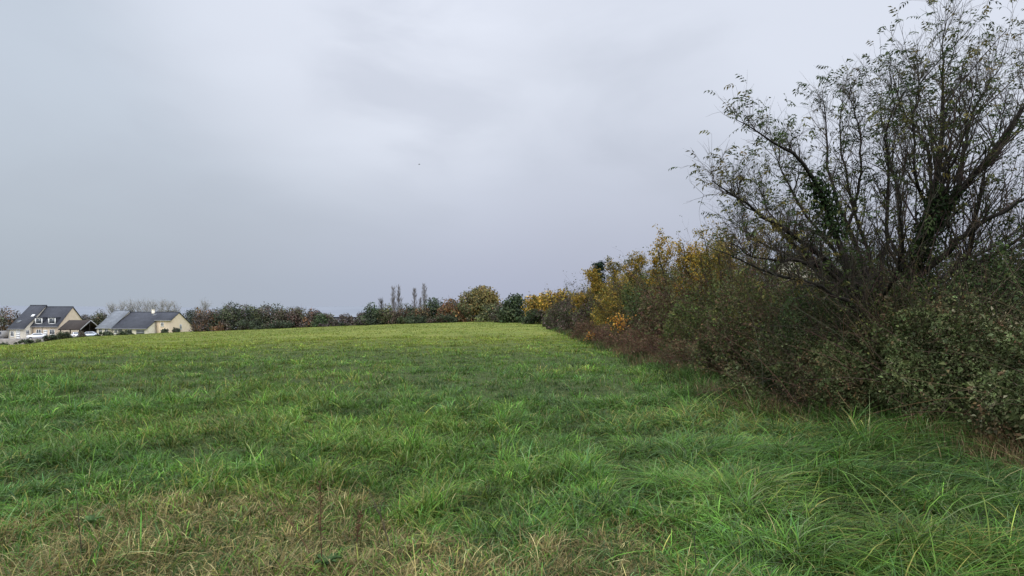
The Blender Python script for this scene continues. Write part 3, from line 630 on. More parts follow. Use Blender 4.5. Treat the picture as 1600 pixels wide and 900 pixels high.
LIMB_A = [  # points (px, py, depth), start and end radius in metres, share of shoots
 ([(1392, 600, 11.7), (1352, 480, 11.7), (1326, 428, 11.6), (1298, 415, 11.4), (1262, 385, 11.0), (1215, 352, 10.5), (1165, 312, 10.1), (1112, 282, 9.9)], .085, .006, 1.1, 0.38),
 ([(1330, 436, 11.6), (1318, 395, 11.7), (1300, 350, 11.8), (1275, 285, 11.6), (1242, 238, 11.3), (1198, 212, 11.1), (1150, 187, 10.9)], .06, .005, .8, 0.27),
 ([(1390, 580, 11.9), (1366, 462, 12.0), (1352, 410, 12.2), (1322, 360, 12.5), (1300, 300, 12.8), (1292, 220, 13.0), (1285, 150, 13.1)], .065, .006, 1.2, 0.6),
 ([(1320, 372, 12.4), (1342, 300, 12.2), (1346, 220, 12.0), (1338, 175, 11.9), (1326, 150, 11.9)], .03, .005, .9, 0.45),
 ([(1372, 470, 12.0), (1382, 400, 12.0), (1390, 320, 11.8), (1384, 230, 11.5), (1396, 150, 11.3), (1392, 115, 11.2)], .04, .005, 1.2, 0.75),
 ([(1300, 416, 11.4), (1262, 410, 10.8), (1222, 408, 10.4), (1180, 402, 10.1), (1140, 380, 9.9)], .035, .005, .9, 0.6),
 ([(1340, 450, 11.7), (1290, 440, 12.4), (1250, 400, 13.0), (1210, 340, 13.4), (1180, 285, 13.6)], .035, .005, .9, 0.8),
 ([(1370, 480, 11.8), (1402, 430, 11.0), (1412, 370, 10.5), (1408, 300, 10.2), (1418, 230, 10.0)], .035, .005, .9, 1.0),
 ([(1385, 570, 11.4), (1335, 475, 11.2), (1272, 442, 10.8), (1205, 425, 10.3), (1150, 410, 10.0), (1112, 388, 9.9)], .045, .005, 1.2, .55),
 ([(1372, 500, 11.6), (1352, 468, 11.5), (1285, 418, 11.2), (1222, 366, 11.0), (1172, 326, 10.8), (1128, 300, 10.7)], .045, .005, 1.2, .55),
 ([(1375, 500, 11.8), (1362, 468, 11.9), (1302, 396, 12.1), (1254, 326, 12.2), (1222, 268, 12.2), (1205, 225, 12.2)], .045, .005, 1.2, .6),
 ([(1380, 520, 12.0), (1345, 470, 12.6), (1292, 430, 13.2), (1240, 402, 13.6), (1190, 380, 13.8), (1140, 345, 13.9)], .045, .005, 1.2, .6),
 ([(1385, 520, 12.0), (1372, 440, 12.4), (1340, 350, 12.8), (1318, 260, 13.1), (1312, 180, 13.2), (1318, 140, 13.2)], .045, .005, 1.2, .8),
]
LIMB_B = [
 ([(1418, 600, 12.4), (1424, 430, 12.4), (1442, 373, 12.3), (1460, 342, 12.2), (1492, 315, 12.0), (1535, 255, 11.7), (1590, 185, 11.5), (1640, 110, 11.4)], .12, .007, 1.2, 1.0),
 ([(1424, 440, 12.4), (1475, 398, 12.0), (1510, 362, 11.6), (1558, 334, 11.2), (1625, 300, 10.9), (1690, 250, 10.7)], .06, .006, 1.0, 0.9),
 ([(1456, 350, 12.2), (1463, 290, 12.3), (1470, 230, 12.3), (1474, 160, 12.3), (1472, 80, 12.2), (1480, 30, 12.2)], .055, .005, 1.3, 1.0),
 ([(1448, 365, 12.3), (1456, 260, 12.7), (1448, 215, 12.9), (1428, 195, 13.1), (1405, 170, 13.3), (1395, 120, 13.4)], .04, .005, 1.1, .8),
 ([(1490, 318, 12.0), (1505, 250, 12.4), (1520, 170, 12.7), (1540, 140, 12.8), (1565, 100, 12.9)], .045, .005, 1.2, 1.1),
 ([(1520, 275, 11.8), (1560, 240, 12.2), (1605, 160, 12.6), (1640, 115, 12.8), (1665, 70, 12.9)], .04, .005, 1.0, 1.0),
 ([(1430, 425, 12.4), (1450, 330, 11.7), (1500, 240, 11.2), (1512, 185, 10.9), (1522, 140, 10.8)], .04, .005, 1.1, 1.1),
 ([(1424, 470, 12.4), (1480, 430, 13.1), (1540, 390, 13.6), (1610, 350, 14.0), (1680, 330, 14.2)], .05, .006, .8, 0.9),
 ([(1460, 345, 12.2), (1432, 290, 11.6), (1424, 220, 11.3), (1430, 155, 11.1), (1440, 115, 11.1)], .035, .005, 1.1, 1.1),
 ([(1445, 560, 12.4), (1500, 440, 12.0), (1560, 392, 11.7), (1630, 350, 11.5), (1700, 320, 11.4)], .05, .006, 1.1, .9),
 ([(1470, 560, 12.2), (1512, 430, 12.0), (1528, 310, 11.9), (1548, 225, 11.8), (1572, 155, 11.8)], .05, .005, 1.2, 1.0),
 ([(1430, 480, 12.4), (1412, 400, 12.6), (1400, 300, 12.8), (1382, 200, 12.9), (1375, 150, 13.0)], .04, .005, 1.1, .6),
]
PA, RA = hero('elder_tree', 'dark many-stemmed tree leaning left out of the hedge with long arching limbs', LIMB_A, (6.5, 11.7), 301, 36, 1150, 0)
PB, RB_ = hero('elder_tree', 'taller tree with thick ivy-clad trunk and upright shoots reaching the top right edge', LIMB_B, (7.3, 12.4), 302, 36, 1150, 0)
def ivy(label, P, t0, t1, n, rad, seed, leaf=.06):
    rng = np.random.default_rng(seed); base = P[int(t0 * 15)]
    root = thing('ivy', label, 'ivy', base)
    t = rng.uniform(t0, t1, n) * 15; k = np.minimum(t.astype(int), 14); f = (t - k)[:, None]
    c = P[k] * (1 - f) + P[k + 1] * f - base
    d = nrm(rng.normal(0, 1, (n, 3))); mod = .5 + fbm(t * .9, d[:, 0] * 1.5 + 4, seed, 2)
    q = c + d * (rad * mod * rng.random(n) ** .5)[:, None]
    ln = leaf * rng.uniform(.6, 1.2, n); mb = MB()
    leaves(mb, rng, q, rng.normal(0, .6, (n, 3)) - UP, d + UP * .5 + rng.normal(0, .4, (n, 3)), ln, ln * .85, palette(rng, n, [(.015, .03, .01, 4), (.028, .05, .016, 3), (.04, .065, .02, 1)]))
    mb.build('foliage', M['gloss'], root)
    kk = np.linspace(t0, t1, 8) * 15; ki = np.minimum(kk.astype(int), 14); line = P[ki] * (1 - (kk - ki))[:, None] + P[ki + 1] * (kk - ki)[:, None] - base
    st = MB(); tubes(st, np.stack([line + rng.normal(0, .03, (8, 3)) + [.05, -.09, 0], line + rng.normal(0, .03, (8, 3)) + [-.08, -.05, 0]]), np.full((2, 8), .012), 4, np.array(BARK)); st.build('stems', M['bark'], root)
ivy('dense dark ivy wrapping the thick trunk of the taller tree', PB[0], .02, .6, 3800, .30, 311)
ivy('round dark ivy tangle on a limb of the left-leaning tree', PA[1], .2, .5, 1300, .27, 312)
ivy('thin dark ivy on the rising shoot above the thick trunk', PB[6], .1, .5, 1000, .24, 313)# ------------------------------------------------------------------ the grass
def sample_pos(rng, n, y0, y1, pw):
    ys = np.geomspace(y0, y1, 800); pdf = ys * (ys / 4.0) ** (-pw); cdf = np.cumsum((pdf[1:] + pdf[:-1]) / 2 * np.diff(ys)); cdf = np.r_[0, cdf] / cdf[-1]
    Y = np.interp(rng.random(n), cdf, ys); X = rng.uniform(-(.80 * Y + 5.0), .80 * Y + 1.5)
    return X, Y
def blades(mb, rng, root, az, h, lean, droop, wd, c0, c1, seg, twist=.5):
    n = len(root); t = np.linspace(0, 1, seg + 1)[None, :]
    hor = (lean * h)[:, None] * t ** 1.6; ver = h[:, None] * (t - droop[:, None] * t ** 2.4)
    ca, sa = np.cos(az), np.sin(az)
    cen = np.stack([root[:, 0:1] + ca[:, None] * hor, root[:, 1:2] + sa[:, None] * hor, root[:, 2:3] + ver], -1)
    a2 = az + math.pi / 2 + rng.normal(0, twist, n)
    side = np.stack([np.cos(a2), np.sin(a2), rng.normal(0, .15, n)], 1)
    ww = wd[:, None] * (1 - .75 * t[:, :-1] ** 1.5) * .5
    Lf = cen[:, :-1] - side[:, None, :] * ww[..., None]; Rt = cen[:, :-1] + side[:, None, :] * ww[..., None]
    V = np.empty((n, 2 * seg + 1, 3)); V[:, 0:2 * seg:2] = Lf; V[:, 1:2 * seg:2] = Rt; V[:, -1] = cen[:, -1]
    tt = np.r_[np.repeat(t[0, :-1], 2), 1.0][None, :, None]
    col = c0[:, None, :] * (1 - tt) + c1[:, None, :] * tt
    b = (np.arange(n) * (2 * seg + 1))[:, None]; k = (np.arange(seg - 1) * 2)[None, :]
    fs = []
    if seg > 1: fs.append(np.stack([b + k, b + k + 1, b + k + 3, b + k + 2], -1).reshape(-1, 4))
    e = 2 * (seg - 1); fs.append(np.stack([b[:, 0] + e, b[:, 0] + e + 1, b[:, 0] + e + 2], -1))
    mb.add(V.reshape(-1, 3), fs, col.reshape(-1, 3))
def dry_mask(X, Y):
    lim = np.interp(X, [-9, -5, -3.4, -2, -1.3, -.6, .2, 1.0, 1.5, 2.0], [5.9, 5.8, 5.7, 6.1, 6.2, 5.1, 4.6, 4.4, 3.9, 0])
    return sstep(.55, -.55, Y - lim + 1.6 * (fbm(X * .9, Y * .9, 21, 3) - .5) + 2.4 * (fbm(X * 2.4, Y * 2.4, 23, 2) - .5))
GREENS = np.array([(.066, .145, .020), (.086, .185, .026), (.072, .145, .045), (.13, .195, .03), (.20, .21, .05), (.034, .078, .014), (.15, .20, .075)])
def colour(rng, X, Y):
    n = len(X)
    zone = fbm(X * .33, Y * .33, 31, 4); fine = fbm(X * 1.3, Y * 1.3, 33, 3)
    w = np.stack([np.full(n, 2.2), 2.4 * sstep(.35, .6, fine), 1.6 * sstep(.62, .35, zone), 1.3 * sstep(.4, .65, zone), .9 * sstep(.48, .7, zone) + .25, .8 * sstep(.55, .3, fine), np.full(n, .55)], 1)
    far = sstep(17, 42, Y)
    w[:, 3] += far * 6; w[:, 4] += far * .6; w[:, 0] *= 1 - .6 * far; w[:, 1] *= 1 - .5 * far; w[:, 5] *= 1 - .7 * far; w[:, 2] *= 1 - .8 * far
    hed = sstep(2.2, .3, edge_x(Y) - X) * sstep(9, 12, Y)
    w[:, 1] += hed * 3
    yel = np.exp(-((X - 3.0) / 1.3) ** 2 - ((Y - 10.2) / 1.0) ** 2); w[:, 4] += 3 * yel
    cum = np.cumsum(w / w.sum(1, keepdims=True), 1); k = (rng.random((n, 1)) > cum).sum(1).clip(0, 6)
    c = GREENS[k] * np.exp(rng.normal(0, .2, (n, 1))) * (1 + rng.normal(0, .08, (n, 3)))
    c *= (.80 + .5 * fbm(X * .5, Y * .5, 35, 3))[:, None]
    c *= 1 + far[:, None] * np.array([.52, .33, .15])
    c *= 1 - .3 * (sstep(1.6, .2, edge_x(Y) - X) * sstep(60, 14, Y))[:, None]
    c *= np.interp(fbm(X * 2.7 + 11, Y * 2.0, 45, 3), [.28, .5, .72], [.62, 1.0, 1.22])[:, None] ** (1 - .6 * far[:, None])  # painted shade: blades darker in the hollows between tufts, lighter on top
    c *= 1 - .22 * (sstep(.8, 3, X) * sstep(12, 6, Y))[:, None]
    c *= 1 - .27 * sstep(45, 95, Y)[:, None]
    d = dry_mask(X, Y); straw = np.array([(.27, .225, .085), (.21, .175, .065), (.34, .30, .14), (.15, .115, .05)])[rng.integers(4, size=n)] * np.exp(rng.normal(0, .2, (n, 1)))
    pd = np.clip(d * .74 + .03 + .18 * sstep(.6, .72, fbm(X * .8, Y * .8, 37, 3)) * (Y < 18), 0, 1)
    isd = rng.random(n) < pd
    c[isd] = straw[isd]
    lum = c.max(1, keepdims=True); c = np.where(isd[:, None], c, c * np.minimum(1, .30 / lum))
    return np.clip(c, .004, .8), isd
def heights(rng, X, Y):
    h = .13 + .19 * fbm(X * .8, Y * .8, 41, 3)
    pits = sstep(.60, .74, fbm(X * 1.5 + 3, Y * .8, 43, 3)); h *= 1 - (.35 + .4 * sstep(6, 12, Y)) * pits
    tall = sstep(.4, 2.6, X) * sstep(13, 7, Y); h = h * (1 + .5 * tall)
    hed = sstep(1.8, .2, edge_x(Y) - X) * sstep(8, 10, Y); h *= 1 + .35 * hed
    fn = fbm(X * 2.7 + 11, Y * 2.0, 45, 3); h *= np.interp(fn, [.25, .5, .75], [.45, .95, 1.5])
    h *= 1 - .4 * sstep(9, 32, Y); h *= 1 - .2 * dry_mask(X, Y)
    h = np.maximum(h, np.interp(Y, [4, 14, 30, 60], [.125, .10, .075, .06]))
    return h, tall
def flow(X, Y):
    a = 2 * math.pi * 1.6 * fbm(X * .28, Y * .28, 51, 2); tall = sstep(.3, 2.5, X) * sstep(14, 8, Y)
    mean = -.45 + 2.2 * (fbm(X * .45, Y * .45, 53, 2) - .5)
    return a * (1 - tall) + mean * tall, tall
rng = np.random.default_rng(500)
def make_grass(name, label, nblade, y0, y1, pw, per, seg, wfun, clump_frac, select, seed):
    rng = np.random.default_rng(seed); mb = MB()
    nc = max(int(nblade * clump_frac / per), 1)
    cx, cy = sample_pos(rng, nc, y0, y1, pw)
    crad = rng.uniform(.04, .11, nc) * (1 + .05 * cy); chs = np.exp(rng.normal(0, .36, nc)); cb = np.exp(rng.normal(0, .34 if y0 < 40 else .15, nc))
    nb = int(nblade * clump_frac); ci = rng.integers(nc, size=nb); g = rng.normal(0, 1, (nb, 2))
    X1 = cx[ci] + g[:, 0] * crad[ci]; Y1 = cy[ci] + g[:, 1] * crad[ci]; out = np.arctan2(g[:, 1], g[:, 0])
    X2, Y2 = sample_pos(rng, nblade - nb, y0, y1, pw)
    X = np.r_[X1, X2]; Y = np.r_[Y1, Y2]; hm = np.r_[chs[ci], np.exp(rng.normal(0, .2, nblade - nb))]; bm = np.r_[cb[ci], np.ones(nblade - nb)]
    ouz = np.r_[out, rng.uniform(-math.pi, math.pi, nblade - nb)]
    keep = (X < edge_x(Y) + .9) & (Y > 1.2)
    X, Y, hm, bm, ouz = X[keep], Y[keep], hm[keep], bm[keep], ouz[keep]
    fa, tall = flow(X, Y); h, _ = heights(rng, X, Y)
    mixf = .3 + .55 * tall
    vx = np.cos(ouz) + mixf * np.cos(fa); vy = np.sin(ouz) + mixf * np.sin(fa); az = np.arctan2(vy, vx) + rng.normal(0, .6, len(X))
    h = h * np.clip(hm, .4, 1.55) * rng.uniform(.5, 1.2, len(X)) * np.where(Y < 13, .78, .92)
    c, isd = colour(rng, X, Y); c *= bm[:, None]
    gr = np.r_[np.hypot(g[:, 0], g[:, 1]), rng.uniform(.4, 1.6, nblade - nb)][keep]
    lean = np.abs(rng.normal(.28, .18, len(X)) + .32 * gr) * (1 + .7 * tall); droop = np.clip(rng.normal(.45, .2, len(X)) + .16 * tall, 0, .85)
    flat = rng.random(len(X)) < .2; lean = np.where(flat, lean + .7, lean); droop = np.where(flat, np.clip(droop + .35, 0, .95), droop)
    h = np.where(isd, h * rng.uniform(.6, 1.1, len(X)), h); lean = np.where(isd, lean * 1.1, lean)
    wd = wfun(Y) * rng.uniform(.6, 1.35, len(X)); wd = np.where(isd, wd * .65, wd)
    root = np.stack([X, Y, gz(X, Y) - .01], 1)
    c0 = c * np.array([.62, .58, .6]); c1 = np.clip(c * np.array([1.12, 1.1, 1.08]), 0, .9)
    sel = select(X, Y, isd)
    blades(mb, rng, root[sel], az[sel], h[sel], lean[sel], droop[sel], wd[sel], c0[sel], c1[sel], seg)
    return tag(mb.build(name, M['grass']), label, 'grass', kind='stuff')
allb = lambda X, Y, d: np.ones(len(X), bool)
make_grass('meadow_grass', 'long tangled green and straw grass of the near field', 470000, 1.8, 13, 1.15, 40, 4, lambda Y: .0070 + .00040 * Y, .68, allb, 501)
make_grass('meadow_grass', 'shorter green field grass with dark hollows in the middle distance', 310000, 12.5, 48, 1.25, 34, 3, lambda Y: .006 + .00050 * Y, .72, allb, 502)
make_grass('meadow_grass', 'short olive field grass far off, up to the tree line', 170000, 46, 165, 1.5, 14, 2, lambda Y: .010 + .00050 * Y, .6, allb, 503)

def hedge_foot(seed):
    rng = np.random.default_rng(seed); mb = MB(); n = 26000
    Y = np.exp(rng.uniform(math.log(6.5), math.log(60), n)); X = edge_x(Y) + rng.normal(.15, .38, n)
    h = rng.uniform(.18, .5, n) * (.6 + .8 * fbm(X * 1.5, Y * 1.5, 61, 3)); az = rng.uniform(-math.pi, math.pi, n) * .8 + math.pi
    q = fbm(X * .9 + 5, Y * .9, 63, 3); brown = rng.random(n) < sstep(.42, .62, q) * .85
    c = np.where(brown[:, None], np.array([(.15, .095, .045), (.11, .075, .04), (.2, .15, .08)])[rng.integers(3, size=n)], np.array([(.045, .09, .018), (.06, .12, .024), (.035, .06, .016)])[rng.integers(3, size=n)]) * np.exp(rng.normal(0, .25, (n, 1)))
    root = np.stack([X, Y, gz(X, Y) - .01], 1)
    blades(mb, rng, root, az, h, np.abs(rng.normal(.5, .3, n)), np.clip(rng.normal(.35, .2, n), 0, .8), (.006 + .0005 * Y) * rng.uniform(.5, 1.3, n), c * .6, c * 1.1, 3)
    tag(mb.build('rank_grass', M['grass']), 'rank dark grass and dead brown stalks growing into the hedge foot', 'grass', kind='stuff')
hedge_foot(504)
# ------------------------------------------------------------------ dead stalks standing in the grass
def dock(label, px, py_top, py_base, lean, seed, col, seeds=True, nb=5):
    rng = np.random.default_rng(seed); Yd = EYE * F / (py_base - HZ); x = (px - 800) / F * Yd; z0 = float(gz(x, Yd)); Yd2 = Yd
    h = EYE + (HZ - py_top) / F * Yd - z0
    root = thing('dock_stalk', label, 'weed', (x, Yd2, z0), 'dead weed stalks in the grass')
    P = resample([[0, 0, 0], [lean * .35, 0, h * .5], [lean, .02, h]], 9)[None]; Rr = np.linspace(.0055, .002, 9)[None]
    st = MB(); tubes(st, P, Rr * .8, 5, np.array(col))
    B, r = branch_from(rng, P, Rr, nb, .4, .95, .45, (.12, .3), .5, 6, .06, .05, .6, .0016); tubes(st, B, r, 4, np.tile(col, (nb, 1))); st.build('stem', M['bark'], root)
    if seeds:
        al = resample(P[0, 4:], 24); n = 90
        k = rng.integers(len(al) - 1, size=n); q = al[k] + rng.normal(0, .010, (n, 3)); ln = rng.uniform(.007, .015, n); mb = MB()
        leaves(mb, rng, q, rng.normal(0, 1, (n, 3)), rng.normal(0, 1, (n, 3)), ln, ln * .8, palette(rng, n, [(.11, .05, .03, 3), (.09, .05, .03, 2), (.14, .08, .045, 1)])); mb.build('seed_head', M['leaf'], root)
dock('reddish brown dock stalk with seed heads, tallest of the dead stalks', 503, 752, 900, -.02, 601, (.085, .045, .03), nb=6)
dock('thin branched tan stalk leaning left of the reddish dock', 490, 772, 872, -.34, 602, (.13, .075, .045), seeds=False, nb=6)
dock('grey-brown bent stalk right of the reddish dock, leaning left', 612, 765, 868, -.16, 603, (.085, .065, .05), seeds=False, nb=5)
dock('short rusty seed stalk between the reddish dock and the grey-brown bent stalk', 555, 800, 880, .03, 604, (.09, .05, .03), nb=4)
dock('lone dark stalk in the tan grass near the left edge', 128, 770, 870, -.05, 605, (.05, .04, .03), seeds=False, nb=2)
dock('short dark stalk in the straw grass right of centre', 1088, 830, 905, -.01, 606, (.04, .035, .03), seeds=False, nb=2)
# broad dock leaves at the foot of the reddish stalk
def rosette(label, px, py, seed, n=9, L0=.17, col=(.035, .065, .02)):
    rng = np.random.default_rng(seed); Yd = EYE * F / (py - HZ); x = (px - 800) / F * Yd
    root = thing('dock_plant', label, 'weed', (x, Yd, float(gz(x, Yd)) + .05)); mb = MB()
    for k in range(n):
        a = k * 2.4 + rng.normal(0, .2); l = L0 * rng.uniform(.7, 1.2); t = np.linspace(0, 1, 6)
        cen = np.stack([np.cos(a) * l * t, np.sin(a) * l * t, l * (1.1 * t - .75 * t ** 2)], 1); s = np.array([-math.sin(a), math.cos(a), 0]); ww = l * .22 * np.sin(math.pi * np.clip(t * .93 + .05, 0, 1)) ** .8
        V = np.stack([cen - s * ww[:, None] + UP * .012, cen, cen + s * ww[:, None] + UP * .012], 1).reshape(-1, 3)
        i = np.arange(5) * 3; q = np.concatenate([np.stack([i + o, i + o + 1, i + o + 4, i + o + 3], 1) for o in (0, 1)])
        mb.add(V, q, np.array(col) * rng.uniform(.7, 1.4))
    mb.build('leaves', M['gloss'], root, smooth=True)
rosette('dark broad-leaved dock rosette at the foot of the reddish stalk', 510, 898, 611, 11, .085, (.035, .065, .02))
rosette('bright broad-leaved weed in the grass under the nearest bramble', 1268, 800, 612, 6, .11, (.09, .16, .04))
rosette('green dock leaves in the tan grass by the lone dark stalk', 142, 822, 613, 7, .085, (.055, .10, .03))
# ------------------------------------------------------------------ houses
class House:
    def __init__(s, name, label, x, y, z, rot=0.0):
        s.root = thing(name, label, 'house', (x, y, z)); s.root.rotation_euler = (0, 0, rot); s.o = np.array([x, y, z])
    def part(s, name, mb, m, parent=None): return mb.build(name, M[m], parent or s.root)
    def volume(s, x0, x1, yf, yr, yb, hf, hr, hb, wm, rm, oh=.28, th=.16, verge=.18, chimney=None):
        """ridge along x at yr; eave heights front hf, back hb; ridge height hr"""
        mb = MB(); z0 = -.6
        sf = (hr - hf) / (yr - yf); sb = (hr - hb) / (yb - yr)
        V = []
        for x in (x0, x1): V += [(x, yf, z0), (x, yf, hf - .02), (x, yr, hr - .02), (x, yb, hb - .02), (x, yb, z0)]
        mb.add(V, [np.array([[0, 5, 6, 1], [4, 3, 8, 9]]), np.array([[0, 1, 2, 3, 4]]), np.array([[9, 8, 7, 6, 5]])]); w_ = s.part('wall', mb, wm)
        rb = MB()
        for (ye, he, sl, sg) in ((yf, hf, sf, -1), (yb, hb, sb, 1)):
            ya = ye + sg * oh; za = he - sl * oh
            xa, xb = x0 - verge, x1 + verge
            V = [(xa, ya, za), (xb, ya, za), (xb, yr, hr), (xa, yr, hr), (xa, ya, za + th), (xb, ya, za + th), (xb, yr, hr + th), (xa, yr, hr + th)]
            rb.add(V, np.array([[0, 1, 2, 3], [7, 6, 5, 4], [0, 4, 5, 1], [1, 5, 6, 2], [3, 7, 4, 0]]))
        rb.box(x0 - verge - .02, x1 + verge + .02, yr - .12, yr + .12, hr + th - .06, hr + th + .07)
        r_ = s.part('roof', rb, rm)
        g = MB(); P = np.array([[[x0 - verge, yf - oh - .07, hf - sf * oh + .04], [x1 + verge, yf - oh - .07, hf - sf * oh + .04]]]); tubes(g, P, np.full((1, 2), .07), 6, (.3, .3, .3)); s.part('gutter', g, 'zinc', r_)
        s.last_roof = r_; s.last_wall = w_; return r_
    def window(s, x, z, y, w_, h, face='y', name='window', shutters=False, parent=None):
        """recess-free window: frame standing proud of the wall with a pane inside; faces -y or +x"""
        f = MB(); t = .09
        def bx(m, a0, a1, b0, b1, d0, d1):
            if face == 'y': m.box(a0, a1, y - d1, y - d0, b0, b1)
            else: m.box(x + d0, x + d1, a0, a1, b0, b1)
        c = x if face == 'y' else y
        for a0, a1, b0, b1 in ((c - w_ / 2, c + w_ / 2, z, z + t), (c - w_ / 2, c + w_ / 2, z + h - t, z + h), (c - w_ / 2, c - w_ / 2 + t, z + t, z + h - t), (c + w_ / 2 - t, c + w_ / 2, z + t, z + h - t), (c - .04, c + .04, z + t, z + h - t)): bx(f, a0, a1, b0, b1, .003, .07)
        fr = s.part(name, f, 'white', parent)
        p = MB(); bx(p, c - w_ / 2 + t, c - .04, z + t, z + h - t, .004, .03); bx(p, c + .04, c + w_ / 2 - t, z + t, z + h - t, .004, .03); s.part('pane', p, 'glass', fr)
        if parent is None:
            sl = MB(); bx(sl, c - w_ / 2 - .1, c + w_ / 2 + .1, z - .1, z - .003, .003, .14); s.part('sill', sl, 'white', fr)
        return fr
    def door(s, x, z, y, w_, h, m='white', name='door', panels=4, face='y'):
        d = MB()
        def bx(mm, a0, a1, b0, b1, d0, d1):
            if face == 'y': mm.box(a0, a1, y - d1, y - d0, b0, b1)
            else: mm.box(x + d0, x + d1, a0, a1, b0, b1)
        c = x if face == 'y' else y
        bx(d, c - w_ / 2, c + w_ / 2, z, z + h, .003, .05)
        for k in range(panels): bx(d, c - w_ / 2 + .08, c + w_ / 2 - .08, z + h * (k + .1) / panels, z + h * (k + .9) / panels, .053, .075)
        o = s.part(name, d, m); hd = MB(); bx(hd, c + w_ * .32, c + w_ * .42, z + 1.0, z + 1.04, .078, .12); s.part('handle', hd, 'grey', o)
    def pipe(s, x, y, z1):
        p = MB(); tubes(p, np.array([[[x, y - .08, -.3], [x, y - .08, z1]]]), np.full((1, 2), .055), 6, (.3, .3, .3)); s.part('downpipe', p, 'zinc')
    def skylight(s, x, y, yf, hf, yr, hr, th=.16, w_=.8, l=1.0, lit='glass'):
        sl = (hr - hf) / (yr - yf); mb = MB(); n = nrm(np.array([0, -sl, 1.0])); t = nrm(np.array([0, 1, sl])); c = np.array([x, y, hf + (y - yf) * sl + th])
        def slab(a, b, d0, d1):
            V = [c + np.array([sx * a, 0, 0]) + t * sy * b + n * d for d in (d0, d1) for sy in (-1, 1) for sx in (-1, 1)]
            m = MB(); m.add(V, np.array([[0, 2, 3, 1], [4, 5, 7, 6], [0, 1, 5, 4], [2, 6, 7, 3], [0, 4, 6, 2], [1, 3, 7, 5]])); return m
        f = s.part('skylight', slab(w_ / 2, l / 2, .003, .06), 'grey', s.last_roof); s.part('pane', slab(w_ / 2 - .08, l / 2 - .08, .063, .075), lit, s.root).name = 'skylight_pane'
    def chimney(s, x, y, z0, z1, m='render_cream'):
        c = MB(); c.box(x - .3, x + .3, y - .25, y + .25, z0, z1); c.box(x - .36, x + .36, y - .31, y + .31, z1 + .003, z1 + .12); o = s.part('chimney', c, m, s.last_roof)
    def dormer(s, x, y, z, w_, h, depth, wm='white'):
        d = MB(); d.box(x - w_ / 2, x + w_ / 2, y, y + depth, z, z + h); o = s.part('dormer', d, 'slate_blue')
        f = MB()
        f.box(x - w_ / 2 - .02, x - w_ / 2 + .24, y - .06, y - .003, z, z + h); f.box(x + w_ / 2 - .24, x + w_ / 2 + .02, y - .06, y - .003, z, z + h)
        f.box(x - w_ / 2 + .24, x + w_ / 2 - .24, y - .06, y - .003, z + h - .25, z + h); f.box(x - w_ / 2 + .24, x + w_ / 2 - .24, y - .06, y - .003, z, z + .3); s.part('frame', f, 'white', o)
        p = MB(); p.box(x - w_ / 2 + .24, x + w_ / 2 - .24, y - .04, y - .003, z + .3, z + h - .25); s.part('pane', p, 'glass', o)
        r = MB(); r.box(x - w_ / 2 - .12, x + w_ / 2 + .12, y - .18, y + depth, z + h + .003, z + h + .12); s.part('dormer_roof', r, 'slate_blue', o)

# two-storey house with dormers: axes along the photograph's frame, world metres
gx, gy = -112.0, 166.0; gzh = -5.75
h = House('house', 'two-storey peach house with slate roof, two dormers and a projecting left wing', gx, gy, gzh)
#   wing at the left, its big roof running down to the front
h.volume(-7.3, -3.6, -4.2, 3.4, 9.0, 2.35, 7.75, 3.6, 'render_cream', 'slate_blue')
h.skylight(-6.3, -2.2, -4.2, 2.35, 3.4, 7.75); h.skylight(-4.3, -.2, -4.2, 2.35, 3.4, 7.75, lit='white')
h.door(-5.0, -.2, -4.2, 1.0, 2.1); h.window(-6.4, .5, -4.2, .8, 1.2); h.window(-3.6, 1.0, -3.1, 1.0, .9, 'x')
h.pipe(-7.2, -4.2, 2.3)
h.volume(-3.42, 2.85, -1.9, 3.6, 9.1, 2.85, 7.4, 2.85, 'render_peach', 'slate_blue')
for x in (-2.1, 1.1): h.dormer(x, -1.35, 3.2, 1.75, 1.65, 1.9)
h.window(-1.7, .85, -1.9, 1.2, 1.2); h.window(1.5, .85, -1.9, 1.2, 1.2); h.door(-.1, -.2, -1.9, 1.0, 2.15); h.pipe(-.9, -1.9, 2.7); h.pipe(-3.2, -1.9, 2.7)

# carport with a dark tiled roof
ox, oy, oz = -103.2, 160.5, -5.35
g = thing('carport', 'low dark-roofed open carport between the two houses', 'carport', (ox, oy, oz))
rb = MB(); x0, x1, yf, yr, yb, hf, hr = -3.0, 2.2, -.8, 3.2, 7.2, 1.65, 3.75
for ye, sg in ((yf, -1), (yb, 1)):
    V = [(x0, ye, hf), (x1, ye, hf), (x1, yr, hr), (x0, yr, hr), (x0, ye, hf + .18), (x1, ye, hf + .18), (x1, yr, hr + .18), (x0, yr, hr + .18)]
    rb.add(V, np.array([[0, 1, 2, 3], [7, 6, 5, 4], [0, 4, 5, 1], [1, 5, 6, 2], [3, 7, 4, 0]]))
rb.build('roof', M['tile_brown'], g)
for ye in (yf, yb):
    vb = MB(); V = [(x1 + .003, ye, hf - .1), (x1 + .06, ye, hf - .1), (x1 + .06, yr, hr - .1), (x1 + .003, yr, hr - .1), (x1 + .003, ye, hf + .2), (x1 + .06, ye, hf + .2), (x1 + .06, yr, hr + .2), (x1 + .003, yr, hr + .2)]
    vb.add(V, np.array([[0, 1, 2, 3], [7, 6, 5, 4], [0, 4, 5, 1], [1, 5, 6, 2], [2, 6, 7, 3], [3, 7, 4, 0]])); vb.build('verge_board', M['zinc'], g)
for px_ in (-2.7, 1.9):
    for py_ in (-.3, 3.2, 6.7):
        p = MB(); p.box(px_ - .09, px_ + .09, py_ - .09, py_ + .09, -.5, hf + .3 if py_ != 3.2 else hr - .1); p.build('post', M['dark'], g)
